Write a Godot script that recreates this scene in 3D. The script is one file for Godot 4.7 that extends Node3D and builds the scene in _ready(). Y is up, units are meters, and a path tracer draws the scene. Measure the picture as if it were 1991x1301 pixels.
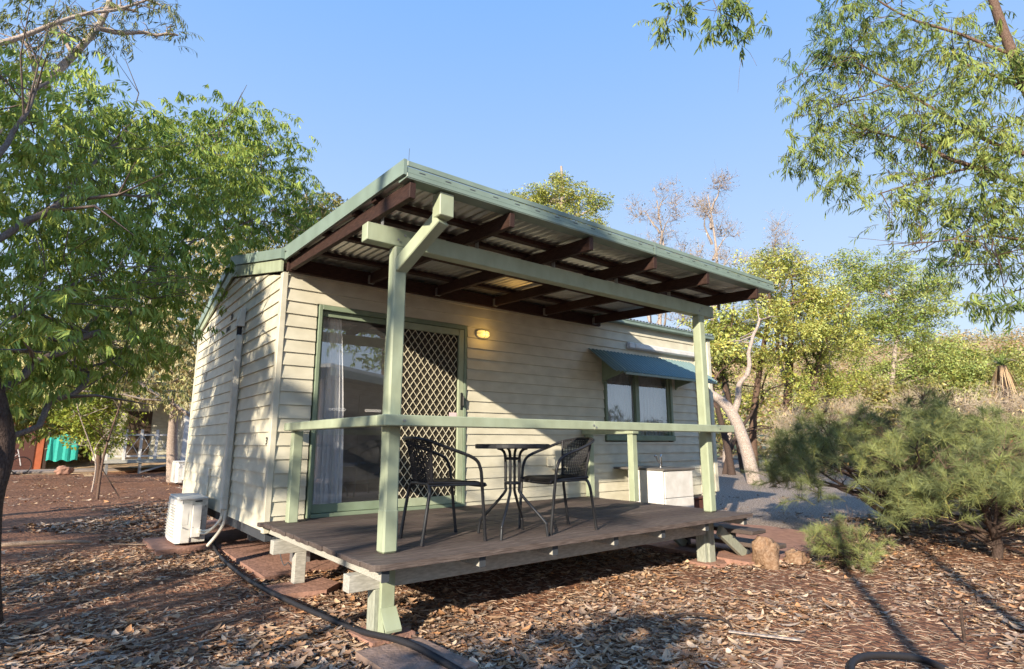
extends Node3D
# A pale weatherboard cabin with a green-trimmed verandah in dry woodland, low sun from the left.

var R := RandomNumberGenerator.new()
var M := {}
var taken := {}

# ------------------------------------------------------------------ mesh builder
class MB:
	var v := PackedVector3Array()
	var n := PackedVector3Array()
	var u := PackedVector2Array()
	var c := PackedColorArray()
	var idx := PackedInt32Array()
	var xf := Transform3D.IDENTITY
	var col := Color(1, 1, 1)

	func poly(p: Array, outward: Vector3) -> void:
		# a flat convex face, wound so that its front looks outward
		var a: Vector3 = p[0]
		var nn: Vector3 = (p[2] - a).cross(p[1] - a)
		if nn.dot(outward) < 0.0:
			p = p.duplicate()
			p.reverse()
			a = p[0]
			nn = (p[2] - a).cross(p[1] - a)
		nn = (xf.basis * nn).normalized()
		var s := v.size()
		for q in p:
			var w: Vector3 = q
			v.append(xf * w)
			n.append(nn)
			u.append(Vector2(w.x + w.z, w.y))
			c.append(col)
		for k in range(1, p.size() - 1):
			idx.append(s)
			idx.append(s + k)
			idx.append(s + k + 1)

	func box(at: Vector3, size: Vector3, bev := 0.0) -> void:
		var h := size * 0.5
		var b := minf(bev, minf(h.x, minf(h.y, h.z)) * 0.9)
		var ax := [Vector3.RIGHT, Vector3.UP, Vector3.BACK]
		for i in 3:
			var j := (i + 1) % 3
			var k := (i + 2) % 3
			var A: Vector3 = ax[i]
			var B: Vector3 = ax[j] * (h[j] - b)
			var C: Vector3 = ax[k] * (h[k] - b)
			for s in [-1.0, 1.0]:
				var o: Vector3 = at + A * h[i] * s
				poly([o - B - C, o + B - C, o + B + C, o - B + C], A * s)
		if b <= 0.0:
			return
		for i in 3:
			var j := (i + 1) % 3
			var k := (i + 2) % 3
			var L: Vector3 = ax[k] * (h[k] - b)
			for si in [-1.0, 1.0]:
				for sj in [-1.0, 1.0]:
					var p1: Vector3 = at + ax[i] * h[i] * si + ax[j] * (h[j] - b) * sj
					var p2: Vector3 = at + ax[i] * (h[i] - b) * si + ax[j] * h[j] * sj
					poly([p1 - L, p2 - L, p2 + L, p1 + L], ax[i] * si + ax[j] * sj)
		for sx in [-1.0, 1.0]:
			for sy in [-1.0, 1.0]:
				for sz in [-1.0, 1.0]:
					var o := Vector3(sx, sy, sz)
					poly([at + Vector3(h.x * sx, (h.y - b) * sy, (h.z - b) * sz), at + Vector3((h.x - b) * sx, h.y * sy, (h.z - b) * sz), at + Vector3((h.x - b) * sx, (h.y - b) * sy, h.z * sz)], o)

	func span(lo: Vector3, hi: Vector3, bev := 0.0) -> void:
		box((lo + hi) * 0.5, (hi - lo).abs(), bev)

	func beam(a: Vector3, b: Vector3, w: float, h: float, up := Vector3.UP, bev := 0.003) -> void:
		# a straight bar of width w and height h from a to b
		var t := (b - a).normalized()
		var side := t.cross(up).normalized()
		var top := side.cross(t).normalized()
		var keep := xf
		xf = keep * Transform3D(Basis(side, top, -t), (a + b) * 0.5)
		box(Vector3.ZERO, Vector3(w, h, a.distance_to(b)), bev)
		xf = keep

	func prism(p: Array, dir: Vector3) -> void:
		# a flat outline (convex) pushed along dir
		var mid := Vector3.ZERO
		for q in p:
			mid += q
		mid = mid / p.size() + dir * 0.5
		var far := []
		for q in p:
			far.append(q + dir)
		poly(p, -dir)
		poly(far, dir)
		for k in p.size():
			var a: Vector3 = p[k]
			var b: Vector3 = p[(k + 1) % p.size()]
			poly([a, b, b + dir, a + dir], (a + b + dir) * 0.5 - mid)

	func tube(p: Array, r: Array, sides := 8, cap := true) -> void:
		var s := v.size()
		var m := p.size()
		var T: Vector3 = (p[1] - p[0]).normalized()
		var X: Vector3 = T.cross(Vector3.UP if absf(T.y) < 0.9 else Vector3.RIGHT).normalized()
		var run := 0.0
		for i in m:
			var P: Vector3 = p[i]
			var t: Vector3
			if i == 0:
				t = T
			elif i == m - 1:
				t = (p[i] - p[i - 1]).normalized()
			else:
				t = (p[i + 1] - p[i - 1]).normalized()
			X = (X - t * X.dot(t)).normalized()
			var Y := t.cross(X)
			if i > 0:
				run += P.distance_to(p[i - 1])
			var rr: float = r[i] if r.size() > 1 else r[0]
			for k in sides + 1:
				var a := TAU * k / sides
				var d := X * cos(a) + Y * sin(a)
				v.append(xf * (P + d * rr))
				n.append((xf.basis * d).normalized())
				u.append(Vector2(float(k) / sides, run))
				c.append(col)
		for i in m - 1:
			for k in sides:
				var a := s + i * (sides + 1) + k
				var d := a + sides + 1
				idx.append_array([a, d, d + 1, a, d + 1, a + 1])
		if cap:
			for e in 2:
				var P: Vector3 = p[0] if e == 0 else p[m - 1]
				var t: Vector3 = (p[0] - p[1]).normalized() if e == 0 else (p[m - 1] - p[m - 2]).normalized()
				var o := v.size()
				v.append(xf * P)
				n.append((xf.basis * t).normalized())
				u.append(Vector2.ZERO)
				c.append(col)
				var ring := s if e == 0 else s + (m - 1) * (sides + 1)
				for k in sides + 1:
					v.append(v[ring + k])
					n.append((xf.basis * t).normalized())
					u.append(Vector2.ZERO)
					c.append(col)
				for k in sides:
					if e == 0:
						idx.append_array([o, o + 1 + k, o + 2 + k])
					else:
						idx.append_array([o, o + 2 + k, o + 1 + k])

	func leaf(base: Vector3, dir: Vector3, up: Vector3, L: float, W: float, droop: float, tint: Color) -> void:
		# one bent leaf blade of four faces, folded along its rib
		var d := dir.normalized()
		var side := d.cross(up)
		if side.length() < 0.01:
			side = d.cross(Vector3.RIGHT)
		side = side.normalized()
		var nn := side.cross(d).normalized()
		var g := Vector3(0, -droop * L, 0)
		var p1 := base + d * L * 0.33 + g * 0.12
		var p2 := base + d * L * 0.7 + g * 0.5
		var p3 := base + d * L + g
		var s := v.size()
		for w in [base, p1 - side * W + nn * W * 0.35, p1 + side * W + nn * W * 0.35, p2 - side * W * 0.7 + nn * W * 0.2, p2 + side * W * 0.7 + nn * W * 0.2, p3]:
			v.append(xf * w)
			n.append((xf.basis * nn).normalized())
			u.append(Vector2.ZERO)
			c.append(tint)
		idx.append_array([s, s + 1, s + 2, s + 1, s + 3, s + 4, s + 1, s + 4, s + 2, s + 3, s + 5, s + 4])

	func mesh() -> ArrayMesh:
		var a := []
		a.resize(Mesh.ARRAY_MAX)
		a[Mesh.ARRAY_VERTEX] = v
		a[Mesh.ARRAY_NORMAL] = n
		a[Mesh.ARRAY_TEX_UV] = u
		a[Mesh.ARRAY_COLOR] = c
		a[Mesh.ARRAY_INDEX] = idx
		var m := ArrayMesh.new()
		m.add_surface_from_arrays(Mesh.PRIMITIVE_TRIANGLES, a)
		return m

# ------------------------------------------------------------------ nodes
func numbered(called: String) -> String:
	if not taken.has(called):
		taken[called] = 0
		return called
	taken[called] += 1
	return "%s_%03d" % [called, taken[called]]

func tag(o: Node, label: String, category: String, group := "") -> void:
	o.set_meta("label", label)
	o.set_meta("category", category)
	if group:
		o.set_meta("group", group)

func thing(called: String, label: String, category: String, at := Vector3.ZERO, turn := 0.0, group := "") -> Node3D:
	var o := Node3D.new()
	o.name = numbered(called)
	add_child(o)
	o.position = at
	o.rotation.y = turn
	tag(o, label, category, group)
	return o

func part(called: String, mb, m: Material, parent: Node) -> MeshInstance3D:
	var o := MeshInstance3D.new()
	o.name = called
	o.mesh = mb.mesh() if mb is MB else mb
	o.material_override = m
	parent.add_child(o, true)
	return o

func single(called: String, mb, m: Material, label: String, category: String, group := "") -> MeshInstance3D:
	var o := MeshInstance3D.new()
	o.name = numbered(called)
	o.mesh = mb.mesh() if mb is MB else mb
	o.material_override = m
	add_child(o)
	tag(o, label, category, group)
	return o

func structure(called: String, mb, m: Material) -> MeshInstance3D:
	var o := MeshInstance3D.new()
	o.name = numbered(called)
	o.mesh = mb.mesh() if mb is MB else mb
	o.material_override = m
	add_child(o)
	o.set_meta("kind", "structure")
	return o

func bx(lo: Vector3, hi: Vector3, bev := 0.003) -> MB:
	var b := MB.new()
	b.span(lo, hi, bev)
	return b

func bar(a: Vector3, b: Vector3, w: float, h: float, up := Vector3.UP, bev := 0.003) -> MB:
	var m := MB.new()
	m.beam(a, b, w, h, up, bev)
	return m

func pipe(p: Array, r: Array, sides := 10) -> MB:
	var m := MB.new()
	m.tube(p, r, sides)
	return m

func smooth_path(p: Array, each := 6) -> Array:
	var cv := Curve3D.new()
	for i in p.size():
		var a: Vector3 = p[maxi(i - 1, 0)]
		var b: Vector3 = p[mini(i + 1, p.size() - 1)]
		var t := (b - a) / 6.0
		cv.add_point(p[i], -t, t)
	var out := []
	for i in p.size() - 1:
		for k in each:
			out.append(cv.sample(i, float(k) / each))
	out.append(p[p.size() - 1])
	return out

# ------------------------------------------------------------------ materials
func lin(r: float, g: float, b: float) -> Color:
	return Color(r, g, b).linear_to_srgb()

func noise_tex(freq: float, lo: Color, hi: Color, size := 512, kind := FastNoiseLite.TYPE_SIMPLEX_SMOOTH, oct := 4, seed_ := 1, mid = null) -> NoiseTexture2D:
	var f := FastNoiseLite.new()
	f.noise_type = kind
	f.frequency = freq
	f.fractal_octaves = oct
	f.seed = seed_
	var t := NoiseTexture2D.new()
	t.width = size
	t.height = size
	t.seamless = true
	t.noise = f
	var g := Gradient.new()
	g.set_color(0, lo)
	g.set_color(1, hi)
	if mid is Array:
		for e in mid:
			g.add_point(e[0], e[1])
	t.color_ramp = g
	return t

func bump_tex(freq: float, size := 512, oct := 4, strength := 6.0, seed_ := 3, kind := FastNoiseLite.TYPE_SIMPLEX_SMOOTH) -> NoiseTexture2D:
	var f := FastNoiseLite.new()
	f.noise_type = kind
	f.frequency = freq
	f.fractal_octaves = oct
	f.seed = seed_
	var t := NoiseTexture2D.new()
	t.width = size
	t.height = size
	t.seamless = true
	t.noise = f
	t.as_normal_map = true
	t.bump_strength = strength
	return t

func mat(called: String, col: Color, rough := 0.7, tex: Texture2D = null, scale := Vector3.ONE, normal: Texture2D = null, nscale := 0.4) -> StandardMaterial3D:
	var m := StandardMaterial3D.new()
	m.resource_name = called
	m.albedo_color = col
	m.roughness = rough
	m.metallic_specular = 0.4
	if tex or normal:
		m.uv1_triplanar = true
		m.uv1_world_triplanar = true
		m.uv1_scale = scale
	if tex:
		m.albedo_texture = tex
	if normal:
		m.normal_enabled = true
		m.normal_texture = normal
		m.normal_scale = nscale
	M[called] = m
	return m

func leaf_mat(called: String, back: Color, rough := 0.5) -> StandardMaterial3D:
	var m := StandardMaterial3D.new()
	m.resource_name = called
	m.vertex_color_use_as_albedo = true
	m.albedo_color = Color.WHITE
	m.roughness = rough
	m.metallic_specular = 0.3
	m.backlight_enabled = true
	m.backlight = back
	M[called] = m
	return m

func make_materials() -> void:
	var grime := noise_tex(0.012, Color(0.89, 0.885, 0.87), Color(1, 1, 1), 512, FastNoiseLite.TYPE_SIMPLEX_SMOOTH, 5, 11)
	var weather := noise_tex(0.02, Color(0.80, 0.80, 0.79), Color(1, 1, 1), 512, FastNoiseLite.TYPE_SIMPLEX_SMOOTH, 5, 12)
	var grain := noise_tex(0.02, Color(0.55, 0.52, 0.50), Color(1, 1, 1), 512, FastNoiseLite.TYPE_SIMPLEX_SMOOTH, 5, 13)
	var grain_n := bump_tex(0.02, 512, 4, 5.0, 14)
	var fine_n := bump_tex(0.05, 512, 4, 4.0, 15)
	mat("cream_board", lin(0.665, 0.645, 0.525), 0.55, grime, Vector3(0.5, 0.9, 0.5))
	mat("cream_trim", lin(0.66, 0.64, 0.525), 0.5, grime, Vector3(0.9, 0.9, 0.9))
	mat("green_paint", lin(0.385, 0.45, 0.32), 0.5, grime, Vector3(0.9, 0.5, 0.9), grain_n, 0.12)
	mat("green_frame", lin(0.23, 0.30, 0.215), 0.4, grime, Vector3(0.7, 0.7, 0.7))
	mat("green_gutter", lin(0.225, 0.305, 0.265), 0.38, grime, Vector3(0.5, 0.5, 0.5))
	mat("deck_board", lin(0.165, 0.135, 0.125), 0.65, grain, Vector3(0.7, 14, 14), grain_n, 0.5)
	mat("deck_board_worn", lin(0.20, 0.165, 0.15), 0.68, grain, Vector3(0.55, 11, 11), grain_n, 0.5)
	mat("deck_board_dark", lin(0.14, 0.112, 0.105), 0.65, grain, Vector3(0.8, 12, 12), grain_n, 0.5)
	mat("red_timber", lin(0.07, 0.036, 0.028), 0.7, grain, Vector3(9, 9, 0.9), grain_n, 0.4)
	mat("red_timber_across", lin(0.07, 0.035, 0.028), 0.7, grain, Vector3(0.9, 9, 9), grain_n, 0.4)
	mat("grey_timber", lin(0.52, 0.515, 0.47), 0.75, weather, Vector3(1.2, 5, 5), grain_n, 0.3)
	mat("grey_green_timber", lin(0.40, 0.43, 0.36), 0.75, weather, Vector3(5, 1.0, 5), grain_n, 0.3)
	mat("zinc", lin(0.62, 0.61, 0.58), 0.36, grime, Vector3(0.8, 0.8, 0.8))
	M.zinc.metallic = 0.75
	mat("awning_blue", lin(0.19, 0.29, 0.30), 0.42, grime, Vector3(1, 1, 1))
	mat("dark_steel", lin(0.06, 0.07, 0.085), 0.5, grime, Vector3(1, 1, 1))
	mat("galvanised", lin(0.40, 0.41, 0.42), 0.45, grime, Vector3(2, 2, 2))
	M.galvanised.metallic = 0.6
	mat("chair_metal", lin(0.055, 0.058, 0.065), 0.32, grime, Vector3(2, 2, 2))
	M.chair_metal.metallic = 0.55
	mat("wicker", lin(0.022, 0.022, 0.026), 0.5)
	mat("table_glass", lin(0.03, 0.04, 0.045), 0.06)
	mat("white_enamel", lin(0.78, 0.78, 0.76), 0.35, grime, Vector3(0.8, 0.8, 0.8))
	mat("ac_metal", lin(0.62, 0.62, 0.58), 0.45, weather, Vector3(1.5, 1.5, 1.5))
	mat("ac_plastic", lin(0.70, 0.70, 0.68), 0.5, grime, Vector3(1, 1, 1))
	mat("conduit_white", lin(0.68, 0.67, 0.60), 0.5, grime, Vector3(1, 1, 1))
	mat("chrome", lin(0.7, 0.7, 0.7), 0.15)
	M.chrome.metallic = 1.0
	mat("benchtop", lin(0.16, 0.15, 0.14), 0.35, grime, Vector3(4, 4, 4))
	mat("brown_plastic", lin(0.12, 0.055, 0.045), 0.5, grime, Vector3(2, 2, 2))
	mat("black_rubber", lin(0.025, 0.025, 0.03), 0.55, grime, Vector3(4, 4, 4))
	mat("black_plastic", lin(0.02, 0.02, 0.02), 0.4)
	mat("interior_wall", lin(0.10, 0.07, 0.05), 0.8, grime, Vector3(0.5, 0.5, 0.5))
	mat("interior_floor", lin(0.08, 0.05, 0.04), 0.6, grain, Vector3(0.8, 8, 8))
	mat("print_black", lin(0.015, 0.015, 0.015), 0.6)
	mat("print_white", lin(0.8, 0.8, 0.8), 0.6)
	mat("sticker_pink", lin(0.75, 0.58, 0.60), 0.6)
	mat("grille", lin(0.66, 0.62, 0.47), 0.45)
	var scr := mat("flyscreen", lin(0.05, 0.043, 0.032), 0.8)
	scr.transparency = BaseMaterial3D.TRANSPARENCY_ALPHA
	scr.albedo_color.a = 0.62
	var cur := mat("curtain", lin(0.84, 0.86, 0.88), 0.85)
	cur.backlight_enabled = true
	cur.backlight = Color(0.35, 0.37, 0.4)
	var lace := mat("lace", lin(0.42, 0.41, 0.43), 0.9)
	lace.backlight_enabled = true
	lace.backlight = Color(0.3, 0.3, 0.3)
	var glass := mat("glass", Color(1, 1, 1, 0.06), 0.0)
	glass.transparency = BaseMaterial3D.TRANSPARENCY_ALPHA
	glass.metallic_specular = 0.62
	# half-silvered tint film on the panes
	var film := mat("tint_film", lin(0.80, 0.84, 0.88), 0.01, noise_tex(0.01, Color(1, 1, 1), Color(0.97, 0.97, 0.97), 64))
	film.metallic = 1.0
	film.transparency = BaseMaterial3D.TRANSPARENCY_ALPHA
	film.albedo_color.a = 0.27
	var lampglass := mat("lamp_glass", lin(0.9, 0.8, 0.5), 0.3)
	lampglass.emission_enabled = true
	lampglass.emission = Color(1.0, 0.82, 0.42)
	lampglass.emission_energy_multiplier = 0.4
	# earth
	var soil := noise_tex(0.02, Color(0.36, 0.25, 0.195), Color(0.76, 0.60, 0.48), 1024, FastNoiseLite.TYPE_SIMPLEX_SMOOTH, 6, 21, [[0.45, Color(0.50, 0.355, 0.275)], [0.62, Color(0.61, 0.445, 0.345)]])
	var patches := noise_tex(0.006, Color(0.82, 0.80, 0.79), Color(1.0, 1.0, 1.0), 1024, FastNoiseLite.TYPE_SIMPLEX_SMOOTH, 5, 22)
	var gm := mat("earth", Color(1, 1, 1), 0.95, soil, Vector3(0.55, 0.55, 0.55), bump_tex(0.03, 1024, 6, 14.0, 23), 1.0)
	gm.detail_enabled = true
	gm.detail_blend_mode = BaseMaterial3D.BLEND_MODE_MUL
	gm.detail_albedo = patches
	gm.detail_uv_layer = BaseMaterial3D.DETAIL_UV_2
	gm.uv2_triplanar = true
	gm.uv2_world_triplanar = true
	gm.uv2_scale = Vector3(0.07, 0.07, 0.07)
	mat("dry_grass", Color(1, 1, 1), 0.95, noise_tex(0.02, Color(0.58, 0.46, 0.36), Color(0.84, 0.74, 0.58), 512, FastNoiseLite.TYPE_SIMPLEX_SMOOTH, 6, 24), Vector3(0.12, 0.12, 0.12))
	var gr := noise_tex(0.05, Color(0.36, 0.32, 0.30), Color(0.92, 0.85, 0.78), 1024, FastNoiseLite.TYPE_SIMPLEX_SMOOTH, 4, 25)
	mat("gravel", Color(1, 1, 1), 0.95, gr, Vector3(0.5, 0.5, 0.5), bump_tex(0.1, 1024, 3, 16.0, 26), 1.0)
	mat("red_concrete", lin(0.42, 0.24, 0.185), 0.85, weather, Vector3(0.8, 0.8, 0.8), fine_n, 0.5)
	mat("pale_concrete", lin(0.33, 0.235, 0.195), 0.9, weather, Vector3(1.2, 1.2, 1.2), fine_n, 0.6)
	mat("rock", lin(0.42, 0.31, 0.22), 0.9, noise_tex(0.03, Color(0.6, 0.5, 0.42), Color(1, 1, 1), 512, FastNoiseLite.TYPE_SIMPLEX_SMOOTH, 5, 27), Vector3(2, 2, 2), fine_n, 0.8)
	var bark := noise_tex(0.03, Color(0.5, 0.46, 0.44), Color(1, 1, 1), 512, FastNoiseLite.TYPE_SIMPLEX_SMOOTH, 5, 31)
	var bark_n := bump_tex(0.04, 512, 5, 9.0, 32)
	mat("bark_dark", lin(0.13, 0.095, 0.08), 0.9, bark, Vector3(5, 1.6, 5), bark_n, 0.9)
	mat("bark_brown", lin(0.26, 0.18, 0.14), 0.85, bark, Vector3(5, 2, 5), bark_n, 0.6)
	mat("bark_pale", lin(0.72, 0.64, 0.57), 0.8, bark, Vector3(2.5, 1.2, 2.5), bark_n, 0.3)
	mat("bark_grey", lin(0.30, 0.25, 0.22), 0.85, bark, Vector3(5, 2, 5), bark_n, 0.5)
	mat("dry_wood", lin(0.42, 0.33, 0.26), 0.85, grain, Vector3(4, 4, 4))
	leaf_mat("foliage", Color(0.55, 0.6, 0.35))
	leaf_mat("needles", Color(0.4, 0.45, 0.3))
	leaf_mat("litter", Color(0.05, 0.04, 0.03), 0.8)
	M.litter.backlight_enabled = false
	mat("red_wall", lin(0.50, 0.15, 0.07), 0.7, grime, Vector3(0.5, 0.5, 0.5))
	mat("teal_cloth", lin(0.03, 0.42, 0.36), 0.7, grime, Vector3(0.8, 0.8, 0.8))
	mat("bike_white", lin(0.6, 0.6, 0.62), 0.4)
	mat("brown_board", lin(0.17, 0.12, 0.09), 0.7, grime, Vector3(0.5, 0.9, 0.5))
	mat("asphalt", lin(0.30, 0.26, 0.24), 0.9, grime, Vector3(0.3, 0.3, 0.3))

const CL_A := [[-2.2,3.97,-0.67,0.75],[-1.89,4.47,-1.19,0.8],[-1.4,4.64,-1.7,0.75],[-2.0,3.24,-0.38,0.7],[-1.64,3.7,-1.1,0.8],[-1.09,4.42,-2.08,0.85],[-1.87,2.68,-0.39,0.7],[-1.44,3.07,-1.2,0.8],[-0.91,3.57,-1.97,0.85],[-1.86,2.12,-0.19,0.55],[-1.52,2.35,-0.8,0.65],[-1.04,2.67,-1.58,0.7],[-1.63,1.81,-0.5,0.38],[-1.27,2.01,-1.19,0.42],[-0.86,2.18,-1.66,0.35],[-1.93,1.69,-0.09,0.35]]
const CL_A2 := [[-0.19,5.83,-3.19,0.8],[0.47,6.02,-3.37,0.7],[-0.54,4.88,-2.83,0.8],[0.22,5.17,-3.32,0.85],[0.91,5.3,-3.46,0.6],[-0.26,4.28,-3.0,0.8],[0.51,4.65,-3.56,0.65],[1.26,4.96,-3.68,0.45],[-0.58,3.31,-2.64,0.6],[-0.24,4.79,-2.18,0.6],[-0.86,5.4,-2.87,0.5]]
const CL_B := [[-2.95,8.1,-6.22,0.9],[-2.46,8.58,-6.27,0.8],[-1.89,8.78,-6.29,0.75],[-1.31,9.35,-6.3,0.5],[-0.64,9.15,-6.26,0.3],[-2.93,7.33,-6.22,0.7],[-1.0,9.67,-6.28,0.4]]
const CL_D := [[5.92,6.28,2.94,0.55],[6.09,6.35,3.45,0.7],[6.72,6.15,3.91,0.7],[6.32,5.42,4.48,0.6],[5.47,4.88,2.87,0.45],[6.04,5.25,3.29,0.7],[6.2,4.9,3.86,0.7],[6.3,4.51,4.37,0.7],[5.57,4.33,3.14,0.35],[6.12,4.14,3.53,0.5],[6.24,3.87,4.03,0.6],[6.3,3.3,4.35,0.5],[6.52,3.41,3.9,0.4],[5.3,2.5,4.45,0.25],[4.78,2.48,4.4,0.16],[5.51,5.48,2.98,0.4],[6.33,3.85,4.52,0.6],[5.4,4.72,2.7,0.25],[6.0,6.87,3.16,0.45]]
const CL_D2 := [[3.74,6.35,1.98,0.2],[3.85,6.48,2.13,0.16],[4.04,6.12,2.45,0.2],[4.13,6.24,2.6,0.22],[4.22,5.93,2.78,0.15]]
const CL_ROOF := [[11.39,10.19,-9.52,0.75],[11.96,10.27,-9.01,0.8],[12.64,10.12,-8.36,0.75],[13.09,9.78,-7.89,0.5],[10.79,10.1,-10.01,0.5],[12.11,10.88,-8.88,0.4],[12.02,9.26,-8.96,1.0],[12.88,9.0,-8.11,0.7]]
const CL_LIME := [[15.65,6.33,-4.44,0.85],[16.05,6.6,-3.73,0.95],[17.32,7.31,-3.44,0.75],[17.57,6.86,-2.9,0.85],[17.72,5.92,-2.56,0.85],[15.76,4.9,-4.25,1.0],[16.22,5.17,-3.41,0.95],[16.53,4.76,-2.77,0.95],[17.74,4.7,-2.52,0.75],[15.57,3.89,-4.58,0.75],[16.03,3.84,-3.77,0.75],[15.44,4.95,-4.8,0.7],[17.18,7.35,-3.73,0.65]]
const CL_UNDER := [[15.8,3.28,-5.16,0.6],[16.54,2.43,-4.91,0.55],[16.86,2.76,-4.33,0.6],[17.05,1.73,-3.98,0.5],[17.38,3.22,-3.32,0.6],[15.8,1.9,-5.16,0.45],[17.21,4.11,-3.67,0.6],[17.45,1.72,-3.17,0.4]]
const CL_GREEN := [[22.8,7.29,-3.32,1.1],[23.16,7.75,-2.29,1.1],[23.42,6.98,-1.42,1.1],[23.56,6.1,-0.91,0.9],[22.93,5.78,-2.97,1.1],[23.28,5.44,-1.89,1.2],[23.52,4.57,-1.07,1.1],[23.37,3.85,-1.6,1.0],[23.61,3.78,-0.72,0.9],[22.77,8.38,-3.39,0.7],[23.21,6.28,-2.12,1.2],[23.63,7.05,-0.65,0.6],[22.93,4.05,-2.97,0.9],[23.22,3.59,-2.08,0.8],[22.71,5.43,-3.57,0.9]]
const CL_BAND1 := [[20.67,6.33,-3.29,1.0],[20.74,4.75,-3.12,1.0],[19.52,3.46,-3.43,0.8],[18.51,4.18,-3.26,0.8],[17.45,2.63,-3.17,0.6],[19.69,3.08,-3.03,0.8],[20.81,3.41,-2.93,0.7],[19.59,5.22,-3.29,0.8]]
const CL_BAND2 := [[25.63,4.25,-0.88,1.0],[24.76,3.53,-0.21,0.9],[23.63,3.12,-0.65,0.8],[27.8,4.17,-0.34,0.9],[25.91,3.36,0.42,1.0],[27.96,4.39,0.52,0.9],[23.72,2.83,-0.27,0.7]]
const CL_BAND3 := [[21.01,2.92,-2.39,0.7],[21.25,2.71,-1.69,0.8],[22.42,2.83,-1.27,0.8],[20.15,2.24,-1.83,0.5],[20.41,2.21,-1.03,0.5],[21.57,2.4,-0.63,0.6]]
const CL_LEFTMID := [[-1.72,3.58,-9.3,0.9],[-0.9,3.44,-9.28,0.9],[-0.21,3.56,-8.73,0.8],[-1.19,2.75,-9.29,0.7],[-0.44,2.57,-9.25,0.7],[-2.14,2.89,-9.29,0.8],[0.29,2.35,-8.68,0.45],[-1.74,2.28,-9.3,0.5]]
const CL_LEFTPALE := [[0.04,4.57,-14.23,1.2],[0.66,4.96,-14.17,1.2],[1.05,3.72,-14.12,1.2],[0.31,3.2,-14.21,1.1],[-0.31,3.73,-15.26,1.2],[1.09,4.52,-13.11,1.0],[1.14,2.56,-13.1,0.6],[1.18,3.21,-12.09,0.8],[-0.56,5.5,-16.27,1.3],[1.22,5.57,-12.08,1.2],[1.66,6.56,-12.0,1.2]]
const CL_LEFTLIME := [[-0.81,2.83,-16.28,1.1],[-0.57,1.88,-16.28,1.0],[-1.14,2.34,-16.29,0.9],[-0.28,2.86,-16.26,0.9],[-0.55,1.25,-15.27,0.6],[-1.2,1.55,-15.3,0.6]]
const CL_BACK := [[3.19,7.12,-9.57,0.8],[3.68,7.65,-9.41,0.6],[2.72,6.61,-9.71,0.8],[4.17,7.58,-10.29,0.6],[1.98,6.34,-10.92,0.9],[3.29,7.74,-9.54,0.5]]
const CL_LEFTFAR := [[-2.73,2.87,-18.27,1.6],[-2.03,3.42,-20.29,1.6],[-2.72,4.45,-20.27,2.0],[-1.58,4.83,-22.3,2],[-2.85,1.89,-18.27,0.8],[-2.03,2.29,-19.29,1.0],[0.75,3.48,-24.21,1.6],[1.81,4.46,-24.11,2.0]]
const SHADERS := [
	[Vector3(-11.2, 0, 4.2), 0.16, [[0.16,5.92,1.37,0.42],[0.16,6.92,1.22,0.45],[0.16,7.62,0.72,0.45],[0.16,6.42,0.52,0.5],[0.16,5.62,0.22,0.5],[0.16,7.32,-0.28,0.5],[0.16,6.42,-0.68,0.55],[0.16,5.72,-0.98,0.45],[0.16,7.12,-1.38,0.5],[0.16,6.32,-1.88,0.45],[0.16,7.92,-0.48,0.4],[0.66,8.22,-0.58,0.5],[-0.34,5.02,-1.88,0.5],[0.31,6.62,1.92,0.22],[0.41,5.82,1.92,0.2]], 250.0],
	[Vector3(-12.6, 0, 8.0), 0.12, [[1.86,6.41,-1.27,0.22],[2.61,5.67,-0.27,0.3],[3.36,5.91,0.23,0.32],[2.75,6.8,-0.66,0.25],[2.29,6.08,-0.46,0.25],[1.72,5.75,-0.57,0.25],[4.18,8.67,-0.45,0.4],[4.08,7.56,0.16,0.35],[0.66,7.61,0.83,0.18]], 75.0],
	[Vector3(-6.4, 0, 3.2), 0.06, [[0.13,2.21,-0.05,0.38],[0.46,2.38,0.96,0.36],[0.14,2.25,1.5,0.34],[0.35,2.3,-0.94,0.34],[0.5,2.54,0.16,0.28],[0.55,2.3,2.16,0.32],[0.32,2.13,-1.95,0.34]], 170.0],
	[Vector3(-6.6, 0, 6.9), 0.06, [[0.54,2.79,-0.43,0.4],[0.51,3.12,0.28,0.42],[0.74,3.28,0.38,0.36],[0.29,3.03,0.57,0.36],[0.31,2.62,-0.74,0.3]], 170.0],
	[Vector3(-4.0, 0, 8.05), 0.075, [[0.09,5.68,-0.53,0.6],[-0.01,5.58,-0.51,0.65],[-0.13,5.99,-0.2,0.6]], 70.0],
	[Vector3(-4.7, 0, 9.1), 0.08, [[0.08,7.07,0.05,0.7],[0.11,7.22,-0.14,0.7],[0.01,7.72,1.08,0.7]], 55.0],
	[Vector3(-11.5, 0, -1.8), 0.18, [[-0.04,4.92,2.92,0.8],[-0.0,4.59,1.01,0.8],[0.09,5.08,0.62,0.8],[0.2,4.59,4.31,0.6]], 75.0],
	[Vector3(9.5, 0, 17.5), 0.25, [[0, 5.0, 0, 1.7], [1.4, 6.4, 1.0, 1.6], [-1.6, 6.4, 0.4, 1.6], [0.2, 7.8, 0, 1.5]], 45.0],
]

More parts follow.
